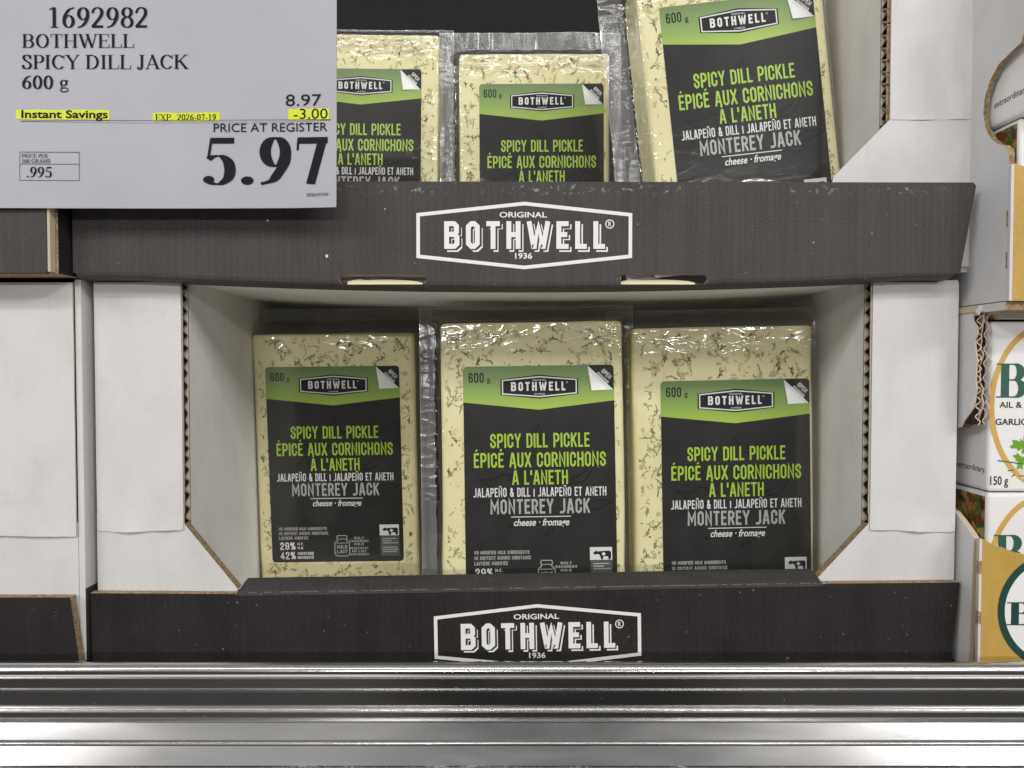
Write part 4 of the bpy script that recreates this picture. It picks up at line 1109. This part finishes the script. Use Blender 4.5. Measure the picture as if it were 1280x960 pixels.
# ================================================================== HERB CHEESE CARTONS AT THE RIGHT
HW, HH, HD = 8.6, 8.4, 8.0
def herb_pack_parts(root):
    b = MB(); b.box(0, HW, 0, HD, 0, HH, 'carton'); b.build('carton', root, bevel=.18, seg=3)
    F = lambda u, v, l: (u, -.001 - l, v)
    b = MB(); pl = Plane(b, F, .003)
    pl.line(arc(2.95, 4.25, 2.85, 4.0, 0, 360, 60), .27, 'gold_ring', True)
    b.build('gold_ring', root, recalc=False)
    b = MB(); pl = Plane(b, F, .012)
    pl.stext('B', .42, 4.65, 1.75, 1.68, 'sage', .19, .04)
    b.build('green_initial', root, recalc=False)
    b = MB(); pl = Plane(b, F, .012)
    pl.btext('AIL & FINES HERBES', .48, 4.15, 4.6, .30, 'ink_black', .008)
    pl.btext('GARLIC & FINE HERBS', .30, 3.3, 4.75, .32, 'ink_black', .012)
    b.build('lettering', root, recalc=False)
    b = MB(); pl = Plane(b, F, .012)
    pl.btext('150 g', .10, .20, .98, .58, 'ink_black', .01)
    b.build('weight_mark', root, recalc=False)
    b = MB(); pl = Plane(b, F, .012)
    def leaf(cx, cz, s, mt, rot=0):
        pts = []
        for i in range(40):
            a = i / 40 * 2 * math.pi
            r = s * (.62 + .26 * math.cos(3 * a) + .16 * math.cos(11 * a))
            pts.append((cx + r * math.cos(a + rot), cz + r * math.sin(a + rot)))
        pl.poly(pts, mt)
    leaf(1.75, 2.3, .75, 'leafgreen', 1.0); leaf(2.5, 2.1, .8, 'leafdark', 2.6); leaf(1.6, 1.55, .5, 'leafgreen', 0.3); leaf(2.9, 1.6, .7, 'leafgreen', 4)
    pl.line(spl([(.45, 1.55), (1.2, 1.45), (2.2, 1.35), (3.4, 1.5)]), .06, 'leafdark')
    for x, z, a in ((.95, 1.05, .2), (1.15, .75, 1.0), (1.5, .8, -.2), (2.0, .7, .6)):
        pl.line([(x, z), (x + .3 * math.cos(a), z + .3 * math.sin(a) * .5)], .06, 'leafdark')
    pl.poly([(2.1 + .6 * math.cos(R(a)), .95 + .4 * math.sin(R(a))) for a in range(0, 360, 20)], 'garlic')
    b.build('herb_picture', root, recalc=False)
    b = MB(); b.face([(-.004, .2, HH * .52), (-.004, HD - .2, HH * .52), (-.004, HD - .2, HH - .2), (-.004, .2, HH - .2)], 'food')
    b.build('salad_picture', root, recalc=False)
    b = MB(); pl = Plane(b, lambda u, v, l: (-.004 - l, u, v), .003)
    # lettering on the left side reads from back to front
    G = lambda u, v, l: (-.004 - l, HD - u, v)
    pl = Plane(b, G, .003)
    pl.btext('extraordinary.', 5.5, .8, HD - .2, .42, 'ink_black', 0)
    b.build('side_lettering', root, recalc=False)
hp = None
def herb_pack(label, loc):
    global hp
    t = thing('herb_cheese_pack', label, 'cheese carton', loc, group='herb cheese cartons at the right edge')
    if hp is None: herb_pack_parts(t); hp = t
    else:
        for ch in hp.children:
            c = ch.copy(); S.collection.objects.link(c); c.parent = t
    return t
herb_pack('white carton marked 150 g with gold ring, beneath the upper gold shipping carton', (23.5, -.6, -6.25))
herb_pack('white carton lowest at the right, its ring cut off by the gold tray front', (23.5, -.6, -14.72))
herb_pack('white carton inside the upper gold shipping carton, seen through the bottom of its cutout', (23.35, -2.62, 2.98))
herb_pack('white carton seen in the top of the cutout of the upper gold shipping carton', (23.2, -3.55, 11.42))

uc = thing('shipping_carton', 'tall shipping carton at upper right, grey side with curved cutout and gold front', 'carton', (22.75, 0, 2.55), group='gold shipping cartons at the right edge')
def yz(px, py, X=22.75, zoff=0.0):
    d = 900 * X / (px - 640); return (d - 36, (456.4 - py) * d / 900 - zoff)
side = [yz(1257, 378), yz(1263, 205), yz(1257, 190), yz(1250, 184.5), yz(1243, 183), yz(1234, 176), yz(1227, 164), yz(1223.5, 145), yz(1225, 125), yz(1231, 105), yz(1241, 85), yz(1258, 68), yz(1269, 58), yz(1273, 40), yz(1276, -40)]
side = [(y, z - 2.55) for y, z in side]
side[0] = (-2.79, .42); side[1] = (-2.79, side[1][1]); side[2] = (-2.75, side[2][1])
side += [(18, 22.0), (18, .42)]
b = MB(); b.prism(side, 'x', 0, .28, 'white_grey', 'kraft'); b.build('side_wall', uc)
b = MB()
b.prism([(.14, .40), (20, .40), (20, 7.0), (3, 7.0), (.9, 6.4), (.14, 6.65)], 'y', -2.95, -2.68, 'gold', 'kraft_light'); fr = b.build('gold_front', uc)
b = MB(); b.box(.0, .13, -2.96, -2.80, .4, 6.6, 'white', 'white'); 
for z in (3.8, 1.9):
    b.box(-.012, .06, -2.80, -2.70, z, z + .75, 'kraft')
b.build('corner_strip', uc)
b = MB(); b.prism([(-2.7, 0), (18, 0), (18, .38), (-2.7, .38)], 'x', 0.02, 20, 'white_grey', 'kraft'); b.build('bottom', uc)

lc = thing('shipping_carton', 'torn shipping carton at lower right, gold front with dark green ring', 'carton', (22.5, 0, -15.1), group='gold shipping cartons at the right edge')
low = [yz(1215.5, 829, 22.5), yz(1221, 674, 22.5), yz(1213, 662, 22.5), yz(1204, 650, 22.5), yz(1196, 640, 22.5), yz(1180, 630, 22.5)]
low = [(y, z + 15.1) for y, z in low] + [(18, 6.9), (18, .1)]
low[0] = (low[0][0], .1)
b = MB(); b.prism(low, 'x', 0, .28, 'white_grey', 'kraft_light'); b.build('side_wall', lc)
# torn upper flap with two ragged plies
rnd = random.Random(4)
def torn(xo, yo, seed):
    r = random.Random(seed); pts = []
    for i in range(18):
        t = i / 17; z = 17.6 - t * 5.6
        pts.append((yo + .10 * math.sin(t * 6 + seed) + r.uniform(-.16, .16) + (.9 * max(0, t - .85) / .15 if t > .85 else 0), z))
    return pts
tp = torn(0, -1.05, 2) + [(1.2, 11.75), (9, 11.7), (9, 17.7)]
b = MB(); b.prism(tp, 'x', -.02, .05, 'white_grey', 'kraft_light'); b.build('torn_flap', lc)
b = MB()
tp2 = torn(0, -1.0, 5) + [(1.2, 11.9), (9, 11.9), (9, 17.5)]
b.prism(tp2, 'x', .34, .40, 'kraft', 'kraft_light')
tp3 = torn(0, -1.05, 8) + [(1.2, 11.8), (9, 11.8), (9, 17.5)]
b.prism(tp3, 'x', .62, .68, 'white_grey', 'kraft_light')
pts = []
for i in range(90):
    z = 12.2 + 5.3 * i / 89; pts.append((.52 + .10 * math.sin(z * 9), z))
for q in strip(pts, .05): b.face([(x, -1.0, z) for x, z in q], 'kraft_light')
pts = [(.2 + .12 * math.sin(z_ * .06 * 12), 12.2 + 5.3 * z_ / 89) for z_ in range(90)]
for q in strip(pts, .06): b.face([(x, -.98, z) for x, z in q], 'kraft_light')
b.box(.06, .33, -.75, 8, 12.2, 17.4, 'core'); b.box(.41, .61, -.8, 8, 12.2, 17.4, 'core')
b.build('torn_corrugated_edge', lc)
b = MB(); b.prism([(.10, 17.5), (.2, 17.72), (1.1, 17.6), (1.3, 17.35), (9, 17.35), (9, 17.9), (.1, 18.0), (-.1, 17.7)], 'y', -1.1, 6, 'white_grey', 'kraft_light'); b.build('top_flap', lc)
b = MB()
fe = [(.14, 6.78), (.7, 6.45), (1.2, 6.30), (1.9, 6.05), (2.6, 5.9), (4, 5.85), (20, 5.85)]
fe = [(x, z + rnd.uniform(-.04, .04)) for x, z in fe]
b.prism([(.14, .1), (20, .1)] + fe[::-1], 'y', -1.55, -1.28, 'gold', 'kraft_light'); gf = b.build('gold_front', lc)
b = MB(); b.box(-.0, .13, -1.56, -1.34, .1, 6.72, 'white', 'kraft_light')
for z in (5.05, 2.6):
    b.box(-.02, .12, -1.575, -1.40, z, z + .62, 'kraft')
b.build('corner_strip', lc)
b = MB(); pl = Plane(b, lambda u, v, l: (u, -1.55 - l, v), .004)
pl.poly([(3.78 + 2.6 * math.cos(R(a)), 3.25 + 2.6 * math.sin(R(a))) for a in range(0, 360, 6)], 'ink_white', .004)
pl.line(arc(3.78, 3.25, 2.68, 2.68, 0, 360, 60), .34, 'pine', True, .012)
pl.stext('B', 1.50, 2.55, 2.62, 1.12, 'pine', .21, .05, .012)
b.build('printed_emblem', gf, recalc=False)
b = MB(); b.prism([(-1.2, 0), (18, 0), (18, .3), (-1.2, .3)], 'x', 0.3, 20, 'white_grey'); b.build('bottom', lc)
